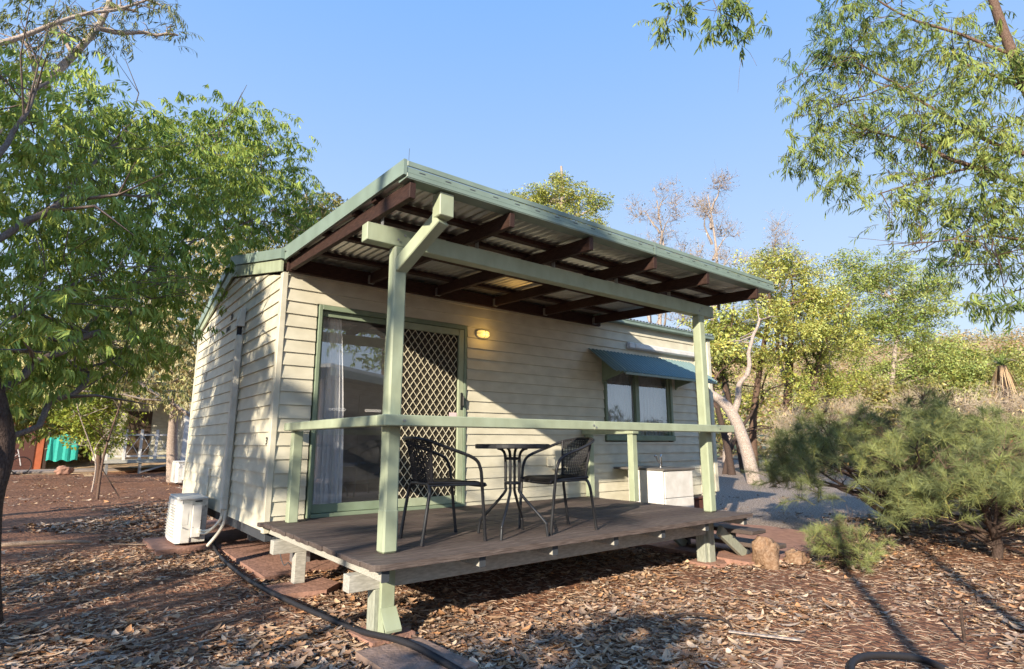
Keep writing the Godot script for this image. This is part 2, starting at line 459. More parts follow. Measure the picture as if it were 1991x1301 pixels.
# ------------------------------------------------------------------ scene
func _ready() -> void:
	R.seed = 20240
	var cam := Camera3D.new()
	cam.name = "camera"
	cam.fov = 60.72
	cam.near = 0.05
	cam.far = 900.0
	add_child(cam)
	cam.position = Vector3(-1.585, 1.220, 5.701)
	cam.basis = Basis(Vector3.UP, -0.6627) * Basis(Vector3.RIGHT, 0.1874)
	cam.current = true
	var env := Environment.new()
	env.background_mode = Environment.BG_SKY
	var sky := Sky.new()
	var sm := ProceduralSkyMaterial.new()
	sm.sky_top_color = lin(0.066, 0.18, 0.41)
	sm.sky_horizon_color = lin(0.36, 0.42, 0.465)
	sm.sky_curve = 0.34
	sm.ground_bottom_color = Color(0.40, 0.32, 0.26)
	sm.ground_horizon_color = Color(0.62, 0.56, 0.48)
	sm.sky_energy_multiplier = 1.0
	sky.sky_material = sm
	env.sky = sky
	env.background_energy_multiplier = 1.0
	env.tonemap_mode = Environment.TONE_MAPPER_LINEAR
	env.tonemap_exposure = 2.4
	env.sdfgi_enabled = true
	env.ssao_enabled = true
	env.ssil_enabled = true
	var we := WorldEnvironment.new()
	we.name = "daylight"
	we.environment = env
	add_child(we)
	var sun := DirectionalLight3D.new()
	sun.name = "sun"
	sun.light_color = Color(1.0, 0.935, 0.84)
	sun.light_energy = 1.2
	sun.light_angular_distance = 0.5
	sun.shadow_enabled = true
	sun.sky_mode = DirectionalLight3D.SKY_MODE_LIGHT_ONLY
	add_child(sun)
	sun.look_at_from_position(Vector3.ZERO, Vector3(1.84, -0.82, -1.02))
	make_materials()
	build_ground()
	build_cabin()
	build_verandah()
	build_furniture()
	build_fittings()
	build_surrounds()
	build_plants()
	build_litter()

# ------------------------------------------------------------------ cabin
const BP := 0.1284
const B0 := 1.1955

func hexa(p: Array) -> MB:
	# eight corners: four below, four above in the same order
	var b := MB.new()
	var mid := Vector3.ZERO
	for q in p:
		mid += q / 8.0
	for f in [[0, 1, 2, 3], [4, 5, 6, 7], [0, 1, 5, 4], [1, 2, 6, 5], [2, 3, 7, 6], [3, 0, 4, 7]]:
		var pts := [p[f[0]], p[f[1]], p[f[2]], p[f[3]]]
		b.poly(pts, (p[f[0]] + p[f[1]] + p[f[2]] + p[f[3]]) / 4.0 - mid)
	return b

func lap(y: float, row: float) -> float:
	return lerpf(0.020, 0.004, (y - row) / BP)

func board_front(parent: Node, x0: float, x1: float, y0: float, y1: float, row: float) -> void:
	if x1 - x0 < 0.012 or y1 - y0 < 0.012:
		return
	var a := lap(y0, row)
	var b := lap(y1, row)
	part("weatherboard", hexa([Vector3(x0, y0, -0.01), Vector3(x1, y0, -0.01), Vector3(x1, y0, a), Vector3(x0, y0, a), Vector3(x0, y1 - 0.001, -0.01), Vector3(x1, y1 - 0.001, -0.01), Vector3(x1, y1 - 0.001, b), Vector3(x0, y1 - 0.001, b)]), M.cream_board, parent)

func gable_front(y: float) -> float:
	return minf(-0.056, -(y - 2.88) / 0.205)

func gable_back(y: float) -> float:
	return maxf(-4.33, -2.2 - (3.34 - y) / 0.225)

func corrugated(w: float, l: float, pitch := 0.076, amp := 0.0105, thick := 0.0025) -> ArrayMesh:
	# a sheet in the xz plane from the origin, ribs along z
	var b := MB.new()
	var steps := int(round(w / pitch * 6.0))
	for s in 2:
		var o := 0.0 if s == 0 else -thick
		var at := b.v.size()
		for k in steps + 1:
			var x := w * k / steps
			var y := amp * sin(TAU * x / pitch) + o
			var sl := amp * TAU / pitch * cos(TAU * x / pitch)
			var nn := Vector3(-sl, 1, 0).normalized() * (1.0 if s == 0 else -1.0)
			for z in [0.0, l]:
				b.v.append(Vector3(x, y, z))
				b.n.append(nn)
				b.u.append(Vector2(x, z))
				b.c.append(Color.WHITE)
		for k in steps:
			var i := at + k * 2
			if s == 0:
				b.idx.append_array([i, i + 2, i + 3, i, i + 3, i + 1])
			else:
				b.idx.append_array([i, i + 3, i + 2, i, i + 1, i + 3])
	# the two cut ends
	for z in [0.0, l]:
		for k in steps:
			var x0 := w * k / steps
			var x1 := w * (k + 1) / steps
			var y0 := amp * sin(TAU * x0 / pitch)
			var y1 := amp * sin(TAU * x1 / pitch)
			b.poly([Vector3(x0, y0, z), Vector3(x1, y1, z), Vector3(x1, y1 - thick, z), Vector3(x0, y0 - thick, z)], Vector3(0, 0, -1 if z == 0.0 else 1))
	return b.mesh()

func sheet_on(parent: Node, m: ArrayMesh, mt: Material, at: Vector3, pitch_angle: float, called := "roof_sheet") -> void:
	var o := part(called, m, mt, parent)
	o.transform = Transform3D(Basis(Vector3.RIGHT, pitch_angle), at)

func pane(lo: Vector3, hi: Vector3) -> MB:
	# a pane of glass: one sheet facing the front
	var b := MB.new()
	b.poly([lo, Vector3(hi.x, lo.y, lo.z), Vector3(hi.x, hi.y, lo.z), Vector3(lo.x, hi.y, lo.z)], Vector3.BACK)
	return b

func text(t: String, size: float, depth: float, m: Material, parent: Node, called: String, at: Vector3, basis_: Basis) -> void:
	var tm := TextMesh.new()
	var f := SystemFont.new()
	f.font_names = PackedStringArray(["Droid Sans"])
	f.font_weight = 700
	tm.font = f
	tm.text = t
	tm.font_size = 64
	tm.pixel_size = size / 64.0
	tm.depth = depth
	tm.curve_step = 2.0
	var o := MeshInstance3D.new()
	o.name = called
	o.mesh = tm
	o.material_override = m
	parent.add_child(o, true)
	o.transform = Transform3D(basis_, at)

func build_cabin() -> void:
	var cabin := thing("cabin", "cream weatherboard cabin with green trim, sliding door and low gable roof", "cabin")
	var door := Rect2(0.340, 0.40, 1.832, 2.215)      # x, y, width, height
	var win := Rect2(4.535, 1.235, 1.585, 1.245)
	# boards of the front wall
	for k in range(-6, 14):
		var y0 := B0 + BP * k
		var y1 := y0 + BP
		var x0 := 0.030
		var x1 := 6.785
		var hole: Rect2
		var has := false
		for h in [door, win]:
			if y1 > h.position.y and y0 < h.end.y:
				# left of the opening runs on from where the last piece ended
				board_front(cabin, x0, h.position.x, y0, y1, y0)
				if y1 > h.end.y:
					board_front(cabin, h.position.x, h.end.x, h.end.y, y1, y0)
				if y0 < h.position.y:
					board_front(cabin, h.position.x, h.end.x, y0, h.position.y, y0)
				x0 = h.end.x
				has = true
		board_front(cabin, x0, x1, y0, y1, y0)
	# boards of the gable wall
	for k in range(-6, 17):
		var y0 := B0 + BP * k
		var y1 := minf(y0 + BP, 3.33)
		if y0 > 3.27:
			continue
		var f0 := gable_front(y0)
		var f1 := gable_front(y1)
		var g0 := gable_back(y0)
		var g1 := gable_back(y1)
		if f0 - g0 < 0.05:
			continue
		f1 = maxf(f1, g1 + 0.01)
		var a := -lap(y0, y0)
		var b := -lap(y1, y0)
		part("weatherboard", hexa([Vector3(0.01, y0, f0), Vector3(0.01, y0, g0), Vector3(a, y0, g0), Vector3(a, y0, f0), Vector3(0.01, y1 - 0.001, f1), Vector3(0.01, y1 - 0.001, g1), Vector3(b, y1 - 0.001, g1), Vector3(b, y1 - 0.001, f1)]), M.cream_board, cabin)
	# wall core, floor and ceiling: a closed room behind the boards
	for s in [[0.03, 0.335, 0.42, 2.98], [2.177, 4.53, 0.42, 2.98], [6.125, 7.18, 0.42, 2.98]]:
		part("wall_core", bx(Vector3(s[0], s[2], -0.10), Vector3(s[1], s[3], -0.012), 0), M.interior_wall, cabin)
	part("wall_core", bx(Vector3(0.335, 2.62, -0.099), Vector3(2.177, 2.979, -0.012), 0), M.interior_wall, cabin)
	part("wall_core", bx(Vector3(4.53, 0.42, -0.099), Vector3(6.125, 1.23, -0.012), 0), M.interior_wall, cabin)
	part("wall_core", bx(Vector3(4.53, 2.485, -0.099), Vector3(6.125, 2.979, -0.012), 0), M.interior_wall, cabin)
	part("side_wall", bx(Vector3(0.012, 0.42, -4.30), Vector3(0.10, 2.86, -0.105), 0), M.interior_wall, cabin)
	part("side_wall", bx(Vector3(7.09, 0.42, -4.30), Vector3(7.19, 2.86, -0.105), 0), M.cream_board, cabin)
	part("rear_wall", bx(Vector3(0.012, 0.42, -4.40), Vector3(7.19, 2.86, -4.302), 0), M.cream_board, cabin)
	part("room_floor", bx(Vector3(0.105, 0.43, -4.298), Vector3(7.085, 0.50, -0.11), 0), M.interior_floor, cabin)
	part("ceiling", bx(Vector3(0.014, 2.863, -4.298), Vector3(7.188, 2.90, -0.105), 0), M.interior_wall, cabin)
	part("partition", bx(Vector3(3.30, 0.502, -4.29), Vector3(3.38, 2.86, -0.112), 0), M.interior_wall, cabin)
	# gable infill behind the boards
	var gi := MB.new()
	gi.prism([Vector3(0.014, 2.905, -0.10), Vector3(0.014, 2.905, -4.28), Vector3(0.014, 3.33, -2.2)], Vector3(0.08, 0, 0))
	part("gable", gi, M.interior_wall, cabin)
	gi = MB.new()
	gi.prism([Vector3(7.10, 2.905, -0.10), Vector3(7.10, 2.905, -4.28), Vector3(7.10, 3.33, -2.2)], Vector3(0.08, 0, 0))
	part("gable", gi, M.cream_board, cabin)
	# corner boards
	part("corner_board", bx(Vector3(-0.026, 0.405, -0.055), Vector3(0.029, 2.885, 0.026), 0.004), M.cream_trim, cabin)
	part("corner_board", bx(Vector3(-0.026, 0.405, -4.40), Vector3(0.009, 2.84, -4.332), 0.004), M.cream_trim, cabin)
	part("corner_board", bx(Vector3(6.787, 0.36, -0.008), Vector3(6.90, 2.985, 0.028), 0.004), M.cream_trim, cabin)
	part("wall_panel", bx(Vector3(6.902, 0.36, -0.008), Vector3(7.19, 2.985, 0.012), 0.002), M.cream_trim, cabin)
	part("downpipe", bx(Vector3(7.10, 0.42, 0.014), Vector3(7.20, 2.98, 0.075), 0.012), M.cream_trim, cabin)
	part("bottom_flashing", bx(Vector3(0.03, 0.40, -0.008), Vector3(6.785, 0.4245, 0.024), 0.002), M.cream_trim, cabin)
	# chassis and piers
	part("chassis_beam", bx(Vector3(0.004, 0.325, -4.35), Vector3(0.075, 0.418, -0.03), 0.004), M.dark_steel, cabin)
	part("chassis_beam", bx(Vector3(0.078, 0.325, -0.10), Vector3(7.18, 0.398, -0.03), 0.004), M.dark_steel, cabin)
	part("underfloor", bx(Vector3(0.08, 0.36, -4.34), Vector3(7.17, 0.428, -0.105), 0), M.dark_steel, cabin)
	for x in [0.5, 2.6, 4.7, 6.8]:
		for z in [-0.5, -2.2, -3.9]:
			part("pier", bx(Vector3(x - 0.08, -0.05, z - 0.08), Vector3(x + 0.08, 0.323, z + 0.08), 0.005), M.galvanised, cabin)
	# roof
	var rs := corrugated(0.8125, 2.43)
	var fa := atan2(0.52, 2.37)
	for k in 9:
		sheet_on(cabin, rs, M.zinc, Vector3(-0.045 + 0.8125 * k, 3.592, -2.262), fa)
		sheet_on(cabin, rs, M.zinc, Vector3(-0.045 + 0.8125 * (k + 1), 3.592, -2.238), 0.0)
		var last := cabin.get_child(cabin.get_child_count() - 1) as Node3D
		last.transform = Transform3D(Basis(Vector3.UP, PI) * Basis(Vector3.RIGHT, atan2(0.6, 2.3)), last.position)
	part("ridge_cap", bar(Vector3(-0.05, 3.612, -2.25), Vector3(7.28, 3.612, -2.25), 0.3, 0.012), M.green_gutter, cabin)
	for e in [-0.072, 7.265]:
		var mb := MB.new()
		mb.prism([Vector3(e, 3.105, 0.075), Vector3(e, 3.003, 0.075), Vector3(e, 3.507, -2.25), Vector3(e, 3.632, -2.25)], Vector3(0.042, 0, 0))
		part("barge_capping", mb, M.green_gutter, cabin)
		mb = MB.new()
		mb.prism([Vector3(e, 3.632, -2.2505), Vector3(e, 3.507, -2.2505), Vector3(e, 2.868, -4.56), Vector3(e, 2.995, -4.56)], Vector3(0.042, 0, 0))
		part("barge_capping", mb, M.green_gutter, cabin)
		var i: float = e + 0.022 if e < 0 else e - 0.05
		mb = MB.new()
		mb.prism([Vector3(i, 3.001, 0.03), Vector3(i, 2.886, 0.03), Vector3(i, 3.345, -2.2), Vector3(i, 3.494, -2.2)], Vector3(0.022, 0, 0))
		part("bargeboard", mb, M.green_paint, cabin)
		mb = MB.new()
		mb.prism([Vector3(i, 3.494, -2.2005), Vector3(i, 3.345, -2.2005), Vector3(i, 2.815, -4.50), Vector3(i, 2.945, -4.50)], Vector3(0.022, 0, 0))
		part("bargeboard", mb, M.green_paint, cabin)
	part("eave_fascia", bx(Vector3(-0.02, 2.992, -0.03), Vector3(7.25, 3.045, 0.026), 0.002), M.green_paint, cabin)
	part("gutter", bx(Vector3(4.30, 2.985, 0.03), Vector3(7.26, 3.045, 0.13), 0.008), M.green_gutter, cabin)
	part("gutter_lip", bx(Vector3(4.30, 3.035, 0.132), Vector3(7.26, 3.05, 0.14), 0.003), M.green_gutter, cabin)
	# ------------ sliding door
	var dr := Node3D.new()
	dr.name = "sliding_door"
	cabin.add_child(dr)
	var x0 := 0.357
	var x1 := 2.156
	part("frame", bx(Vector3(x0, 0.511, -0.09), Vector3(x0 + 0.035, 2.61, 0.03), 0.003), M.green_frame, dr)
	part("frame", bx(Vector3(x1 - 0.035, 0.511, -0.09), Vector3(x1, 2.61, 0.03), 0.003), M.green_frame, dr)
	part("frame", bx(Vector3(x0 + 0.036, 2.56, -0.09), Vector3(x1 - 0.036, 2.61, 0.03), 0.003), M.green_frame, dr)
	part("sill", bx(Vector3(x0 + 0.036, 0.511, -0.09), Vector3(x1 - 0.036, 0.545, 0.045), 0.003), M.green_frame, dr)
	# fixed glass leaf on the left
	part("stile", bx(Vector3(x0 + 0.037, 0.547, -0.045), Vector3(x0 + 0.062, 2.558, -0.01), 0.003), M.green_frame, dr)
	part("stile", bx(Vector3(1.15, 0.547, -0.045), Vector3(1.20, 2.558, -0.01), 0.003), M.green_frame, dr)
	part("rail", bx(Vector3(x0 + 0.063, 2.50, -0.044), Vector3(1.149, 2.557, -0.011), 0.003), M.green_frame, dr)
	part("rail", bx(Vector3(x0 + 0.063, 0.548, -0.044), Vector3(1.149, 0.63, -0.011), 0.003), M.green_frame, dr)
	part("glass_pane", pane(Vector3(x0 + 0.063, 0.631, -0.030), Vector3(1.149, 2.499, -0.0299)), M.glass, dr)
	part("tint_film", pane(Vector3(x0 + 0.064, 0.632, -0.0265), Vector3(1.148, 2.498, -0.0264)), M.tint_film, dr)
	# sliding leaf behind the screen
	part("glass_pane", pane(Vector3(1.205, 0.60, -0.066), Vector3(2.118, 2.55, -0.0659)), M.glass, dr)
	# safety decals on the glass
	for s in [0.62, 1.01]:
		var d := MB.new()
		for k in 5:
			var c := Vector3(s + (k - 2) * 0.036, 1.555, -0.0245)
			var w := 0.019
			var h := 0.014
			for e in [[Vector3(-w, 0, 0), Vector3(0, h, 0)], [Vector3(0, h, 0), Vector3(w, 0, 0)], [Vector3(w, 0, 0), Vector3(0, -h, 0)], [Vector3(0, -h, 0), Vector3(-w, 0, 0)]]:
				var p: Vector3 = c + e[0]
				var q: Vector3 = c + e[1]
				var tt := (q - p).cross(Vector3.BACK).normalized() * 0.002
				d.poly([p - tt, q - tt, q + tt, p + tt], Vector3.BACK)
		part("safety_decal", d, M.print_white, dr)
	# screen door
	var sd := Node3D.new()
	sd.name = "security_screen_door"
	cabin.add_child(sd)
	part("stile", bx(Vector3(2.045, 0.548, -0.008), Vector3(2.119, 2.556, 0.024), 0.004), M.green_paint, sd)
	part("stile", bx(Vector3(1.14, 0.548, -0.008), Vector3(1.205, 2.556, 0.024), 0.004), M.green_paint, sd)
	part("rail", bx(Vector3(1.206, 2.478, -0.007), Vector3(2.044, 2.555, 0.023), 0.004), M.green_paint, sd)
	part("rail", bx(Vector3(1.206, 0.549, -0.007), Vector3(2.044, 0.635, 0.023), 0.004), M.green_paint, sd)
	part("flyscreen", bx(Vector3(1.206, 0.636, -0.004), Vector3(2.044, 2.477, -0.0035), 0), M.flyscreen, sd)
	var cw := 0.086
	var ch := 0.0575
	for k in 20:
		# zigzag strips, neighbours mirrored so that they meet in diamonds
		var sx := 1.206 + cw * 0.5 * k
		if sx > 2.044:
			break
		var mb := MB.new()
		var up := k % 2 == 0
		var y := 0.636
		var left := up
		while y < 2.477 - 0.001:
			var y2 := minf(y + ch, 2.477)
			var fr := (y2 - y) / ch
			var xa := sx + (0.0 if left else cw * 0.5)
			var xb := lerpf(xa, sx + (cw * 0.5 if left else 0.0), fr)
			if maxf(xa, xb) <= 2.0445:
				mb.beam(Vector3(xa, y, 0.010), Vector3(xb, y2, 0.010), 0.006, 0.005, Vector3.BACK, 0)
			left = not left
			y = y2
		if mb.v.size() > 0:
			part("grille_strip", mb, M.grille, sd)
	part("handle_plate", bx(Vector3(2.072, 1.60, 0.0242), Vector3(2.104, 1.80, 0.034), 0.004), M.black_plastic, sd)
	part("handle", bar(Vector3(2.092, 1.64, 0.055), Vector3(2.092, 1.76, 0.055), 0.016, 0.04, Vector3.BACK, 0.006), M.black_plastic, sd)
	part("notice_sticker", bx(Vector3(1.93, 1.475, 0.015), Vector3(2.035, 1.565, 0.0155), 0), M.sticker_pink, sd)
	# ------------ window
	var wn := Node3D.new()
	wn.name = "window"
	cabin.add_child(wn)
	var a0 := 4.548
	var a1 := 6.108
	part("frame", bx(Vector3(a0, 1.251, -0.06), Vector3(a0 + 0.04, 2.47, 0.038), 0.004), M.green_frame, wn)
	part("frame", bx(Vector3(a1 - 0.05, 1.251, -0.06), Vector3(a1, 2.47, 0.038), 0.004), M.green_frame, wn)
	part("frame", bx(Vector3(a0 + 0.041, 2.43, -0.06), Vector3(a1 - 0.051, 2.47, 0.038), 0.004), M.green_frame, wn)
	part("sill", bx(Vector3(a0 - 0.012, 1.249, -0.06), Vector3(a1 + 0.014, 1.33, 0.05), 0.006), M.green_frame, wn)
	part("mullion", bx(Vector3(5.23, 1.332, -0.04), Vector3(5.29, 2.428, 0.02), 0.004), M.green_frame, wn)
	part("glass_pane", pane(Vector3(a0 + 0.042, 1.332, -0.030), Vector3(5.229, 2.428, -0.0299)), M.glass, wn)
	part("glass_pane", pane(Vector3(5.291, 1.332, -0.014), Vector3(a1 - 0.052, 2.428, -0.0139)), M.glass, wn)
	part("tint_film", pane(Vector3(a0 + 0.043, 1.333, -0.0265), Vector3(5.228, 2.427, -0.0264)), M.tint_film, wn)
	part("tint_film", pane(Vector3(5.326, 1.334, -0.0105), Vector3(a1 - 0.091, 2.426, -0.0104)), M.tint_film, wn)
	part("sash", bx(Vector3(5.292, 1.333, -0.028), Vector3(5.325, 2.427, 0.008), 0.003), M.green_frame, wn)
	part("sash", bx(Vector3(a1 - 0.09, 1.333, -0.028), Vector3(a1 - 0.053, 2.427, 0.008), 0.003), M.green_frame, wn)
	# ------------ awning over the window
	var aw := Node3D.new()
	aw.name = "window_awning"
	cabin.add_child(aw)
	var al := Vector3(4.22, 2.545, 0.03)
	var ash := corrugated(2.44, 0.60, 0.0762, 0.011)
	sheet_on(aw, ash, M.awning_blue, al, atan2(0.36, 0.48), "awning_sheet")
	for x in [4.50, 6.20]:
		var mb := MB.new()
		mb.prism([Vector3(x, 2.50, 0.022), Vector3(x, 2.06, 0.022), Vector3(x, 2.10, 0.06), Vector3(x, 2.195, 0.46), Vector3(x, 2.225, 0.455), Vector3(x, 2.52, 0.06)], Vector3(0.03, 0, 0))
		part("bracket", mb, M.green_frame, aw)
	part("edge_batten", bar(Vector3(4.45, 2.165, 0.495), Vector3(6.65, 2.165, 0.495), 0.025, 0.035), M.green_gutter, aw)
	# ------------ marks on the gable wall
	var face_left := Basis(Vector3.UP, -PI / 2)
	text("3", 0.10, 0.004, M.print_black, cabin, "house_number", Vector3(-0.0205, 1.235, -0.115), face_left)
	text("39", 0.11, 0.004, M.print_black, cabin, "wall_marking", Vector3(-0.0205, 2.80, -2.13), face_left)
	text("AMC1", 0.085, 0.004, M.print_black, cabin, "wall_marking", Vector3(-0.0205, 2.665, -2.27), face_left)
	part("wall_vent", bx(Vector3(-0.024, 2.09, -3.57), Vector3(-0.012, 2.21, -3.46), 0.003), M.conduit_white, cabin)
	for k in 5:
		part("vent_slot", bx(Vector3(-0.0255, 2.105 + k * 0.02, -3.555), Vector3(-0.0242, 2.115 + k * 0.02, -3.475), 0), M.black_plastic, cabin)
	part("power_point", bx(Vector3(-0.045, 0.80, -2.62), Vector3(-0.014, 0.90, -2.53), 0.006), M.conduit_white, cabin)
	part("power_conduit", pipe([Vector3(-0.03, 0.42, -2.575), Vector3(-0.03, 0.80, -2.575)], [0.011]), M.conduit_white, cabin)
	part("power_point", bx(Vector3(3.42, 0.92, 0.012), Vector3(3.55, 1.03, 0.04), 0.006), M.cream_trim, cabin)
	part("soap_dish", bx(Vector3(3.50, 0.88, 0.02), Vector3(3.68, 0.895, 0.11), 0.004), M.chrome, cabin)

func build_verandah() -> void:
	var vd := thing("verandah", "timber verandah with brown deck, pale green posts and flat iron roof", "verandah")
	# deck boards
	var tones := [M.deck_board, M.deck_board_worn, M.deck_board_dark]
	var z := 0.032
	var k := 0
	while z < 2.34:
		var w := 0.0865
		if z + w > 2.34:
			w = 2.366 - z
		var lx := -0.055 + R.randf_range(-0.008, 0.008)
		if k == 0:
			lx = -0.085
		var mb := bx(Vector3(lx, 0.476 + R.randf_range(0, 0.002), z), Vector3(4.10 + R.randf_range(-0.006, 0.006), 0.510 + R.randf_range(-0.0015, 0.0015), minf(z + w, 2.366)), 0.004)
		part("deck_board", mb, tones[R.randi() % 3], vd)
		z += w + 0.005
		k += 1
	# nosing at the front with rounded end
	var nose := MB.new()
	var arc := []
	for a in 5:
		var t := PI * 0.5 * a / 4.0
		arc.append(Vector3(-0.055 + 0.08 - 0.08 * cos(t), 0.474, 2.371 + 0.08 * sin(t) * 0.58))
	arc.append(Vector3(4.105, 0.474, 2.371 + 0.0464))
	arc.append(Vector3(4.105, 0.474, 2.371))
	nose.prism(arc, Vector3(0, 0.037, 0))
	part("deck_nosing", nose, M.deck_board_worn, vd)
	# joists, bearers, stumps
	for x in [0.05, 0.76, 1.42, 2.09, 2.70, 3.36, 4.03]:
		part("joist", bx(Vector3(x - 0.024, 0.402, 0.05), Vector3(x + 0.024, 0.473, 2.37), 0.003), M.grey_timber, vd)
		part("joist_end_cap", bx(Vector3(x - 0.026, 0.398, 2.371), Vector3(x + 0.026, 0.4735, 2.376), 0.001), M.dark_steel, vd)
	part("bearer", bx(Vector3(-0.055, 0.296, 1.99), Vector3(3.86, 0.400, 2.085), 0.003), M.grey_timber, vd)
	part("bearer", bx(Vector3(-0.05, 0.288, 0.36), Vector3(4.05, 0.400, 0.452), 0.003), M.grey_timber, vd)
	part("stump", bx(Vector3(0.14, 0.03, 0.37), Vector3(0.235, 0.287, 0.455), 0.004), M.grey_timber, vd)
	part("stump", bx(Vector3(2.0, 0.0, 0.37), Vector3(2.1, 0.287, 0.455), 0.004), M.grey_timber, vd)
	part("stump", bx(Vector3(3.75, 0.0, 0.37), Vector3(3.84, 0.287, 0.455), 0.004), M.grey_timber, vd)
	# posts
	for p in [0.1524, 3.834]:
		part("post", bx(Vector3(p, 0.5105, 2.018), Vector3(p + 0.1, 2.611, 2.118), 0.012), M.green_paint, vd)
	part("post_sleeve", bx(Vector3(0.1494, 0.511, 2.015), Vector3(0.2554, 0.79, 2.121), 0.012), M.green_paint, vd)
	part("post_foot", bx(Vector3(0.150, 0.03, 2.087), Vector3(0.250, 0.473, 2.118), 0.006), M.green_paint, vd)
	part("post_foot", bx(Vector3(0.118, 0.03, 1.985), Vector3(0.25, 0.294, 2.0865), 0.006), M.grey_green_timber, vd)
	var kick := MB.new()
	kick.xf = Transform3D(Basis.IDENTITY, Vector3(0.147, 0, 0))
	kick.prism([Vector3(0, 0.165, 2.121), Vector3(0, 0.185, 2.121), Vector3(0, 0.185, 2.127), Vector3(0, 0.07, 2.215), Vector3(0, 0.055, 2.212)], Vector3(0.108, 0, 0))
	kick.prism([Vector3(-0.004, 0.03, 2.123), Vector3(-0.004, 0.185, 2.123), Vector3(-0.004, 0.05, 2.20)], Vector3(0.004, 0, 0))
	part("kick_plate", kick, M.green_paint, vd)
	part("post_foot", bx(Vector3(3.765, 0.02, 2.087), Vector3(3.865, 0.473, 2.115), 0.005), M.grey_green_timber, vd)
	part("post_foot", bx(Vector3(3.725, 0.02, 1.985), Vector3(3.865, 0.294, 2.0865), 0.005), M.grey_green_timber, vd)
	# roof beam, brace and stub
	part("roof_beam", bx(Vector3(-0.059, 2.612, 2.014), Vector3(4.132, 2.742, 2.108), 0.004), M.green_paint, vd)
	part("brace", bar(Vector3(0.203, 2.455, 2.09), Vector3(0.314, 2.735, 2.475), 0.1, 0.095, Vector3.UP, 0.006), M.green_paint, vd)
	part("brace_stub", bx(Vector3(0.258, 2.728, 2.448), Vector3(0.370, 2.897, 2.552), 0.006), M.green_paint, vd)
	# rafters, ledger, purlins
	part("ledger", bx(Vector3(0.0, 2.888, 0.028), Vector3(4.45, 3.03, 0.072), 0.004), M.red_timber_across, vd)
	var first := true
	for x in [0.047, 0.87, 1.70, 2.53, 3.36, 4.30]:
		part("rafter", bar(Vector3(x, 2.957, 0.074), Vector3(x, 2.838, 2.56), 0.045, 0.11, Vector3.UP, 0.003), M.red_timber, vd)
		if not first:
			part("joist_hanger", bx(Vector3(x - 0.030, 2.90, 0.075), Vector3(x + 0.030, 2.99, 0.115), 0.001), M.galvanised, vd)
		part("rafter_bracket", bx(Vector3(x + 0.024, 2.743, 2.04), Vector3(x + 0.028, 2.88, 2.08), 0.0), M.galvanised, vd)
		first = false
	for zz in [0.42, 1.06, 1.70, 2.06]:
		part("purlin", bx(Vector3(-0.005, 3.012 - 0.048 * zz + 0.001, zz - 0.035), Vector3(4.55, 3.050 - 0.048 * zz, zz + 0.035), 0.003), M.red_timber_across, vd)
	# roofing
	var sheet := corrugated(0.764, 2.52)
	for i in 6:
		sheet_on(vd, sheet, M.zinc, Vector3(-0.006 + 0.764 * i, 3.0645 + (0.0006 if i % 2 else 0.0), 0.01), atan2(0.048, 1.0))
	var bc := MB.new()
	bc.prism([Vector3(-0.034, 3.138, -0.01), Vector3(-0.034, 2.996, -0.01), Vector3(-0.034, 2.925, 2.50), Vector3(-0.034, 2.92, 2.582), Vector3(-0.034, 3.026, 2.582)], Vector3(0.022, 0, 0))
	part("barge_capping", bc, M.green_gutter, vd)
	bc = MB.new()
	bc.prism([Vector3(4.60, 3.138, -0.01), Vector3(4.60, 2.996, -0.01), Vector3(4.60, 2.92, 2.50), Vector3(4.60, 3.02, 2.50)], Vector3(0.022, 0, 0))
	part("barge_capping", bc, M.green_gutter, vd)
	part("gutter", bx(Vector3(-0.010, 2.902, 2.470), Vector3(4.62, 2.906, 2.580), 0.0), M.green_gutter, vd)
	part("gutter", bx(Vector3(-0.010, 2.9065, 2.470), Vector3(4.62, 2.985, 2.474), 0.0), M.green_gutter, vd)
	part("gutter_face", bx(Vector3(-0.010, 2.9065, 2.574), Vector3(4.62, 2.938, 2.584), 0.003), M.green_gutter, vd)
	part("gutter_face", bx(Vector3(-0.010, 2.9395, 2.572), Vector3(4.62, 2.980, 2.579), 0.002), M.green_gutter, vd)
	part("gutter_face", bx(Vector3(-0.010, 2.9815, 2.574), Vector3(4.62, 3.021, 2.585), 0.004), M.green_gutter, vd)
	part("gutter_end", bx(Vector3(-0.0118, 2.903, 2.471), Vector3(-0.0102, 3.019, 2.583), 0.0), M.green_gutter, vd)
	part("gutter_end", bx(Vector3(4.6202, 2.903, 2.471), Vector3(4.622, 3.019, 2.583), 0.0), M.green_gutter, vd)
	for i in 23:
		part("overflow_slot", bx(Vector3(0.08 + 0.2 * i, 2.957, 2.5785), Vector3(0.125 + 0.2 * i, 2.964, 2.5802), 0.0), M.dark_steel, vd)
	part("joint_cover", bx(Vector3(2.49, 2.905, 2.5852), Vector3(2.515, 3.02, 2.5875), 0.0), M.green_gutter, vd)
	part("gutter_whip", pipe([Vector3(0.01, 3.02, 2.56), Vector3(0.012, 3.12, 2.56)], [0.0015], 5), M.dark_steel, vd)
	# hand rails
	part("hand_rail", bx(Vector3(0.063, 1.329, 2.124), Vector3(4.16, 1.403, 2.249), 0.006), M.green_paint, vd)
	part("hand_rail", bx(Vector3(0.063, 1.330, 0.118), Vector3(0.178, 1.402, 2.122), 0.006), M.green_paint, vd)
	part("hand_rail", bx(Vector3(4.05, 1.330, 0.03), Vector3(4.165, 1.402, 0.93), 0.006), M.green_paint, vd)
	for p in [[0.118, 0.165], [4.07, 0.815], [4.10, 0.035]]:
		part("rail_post", bx(Vector3(p[0], 0.511, p[1]), Vector3(p[0] + 0.088, 1.328, p[1] + 0.088), 0.006), M.green_paint, vd)
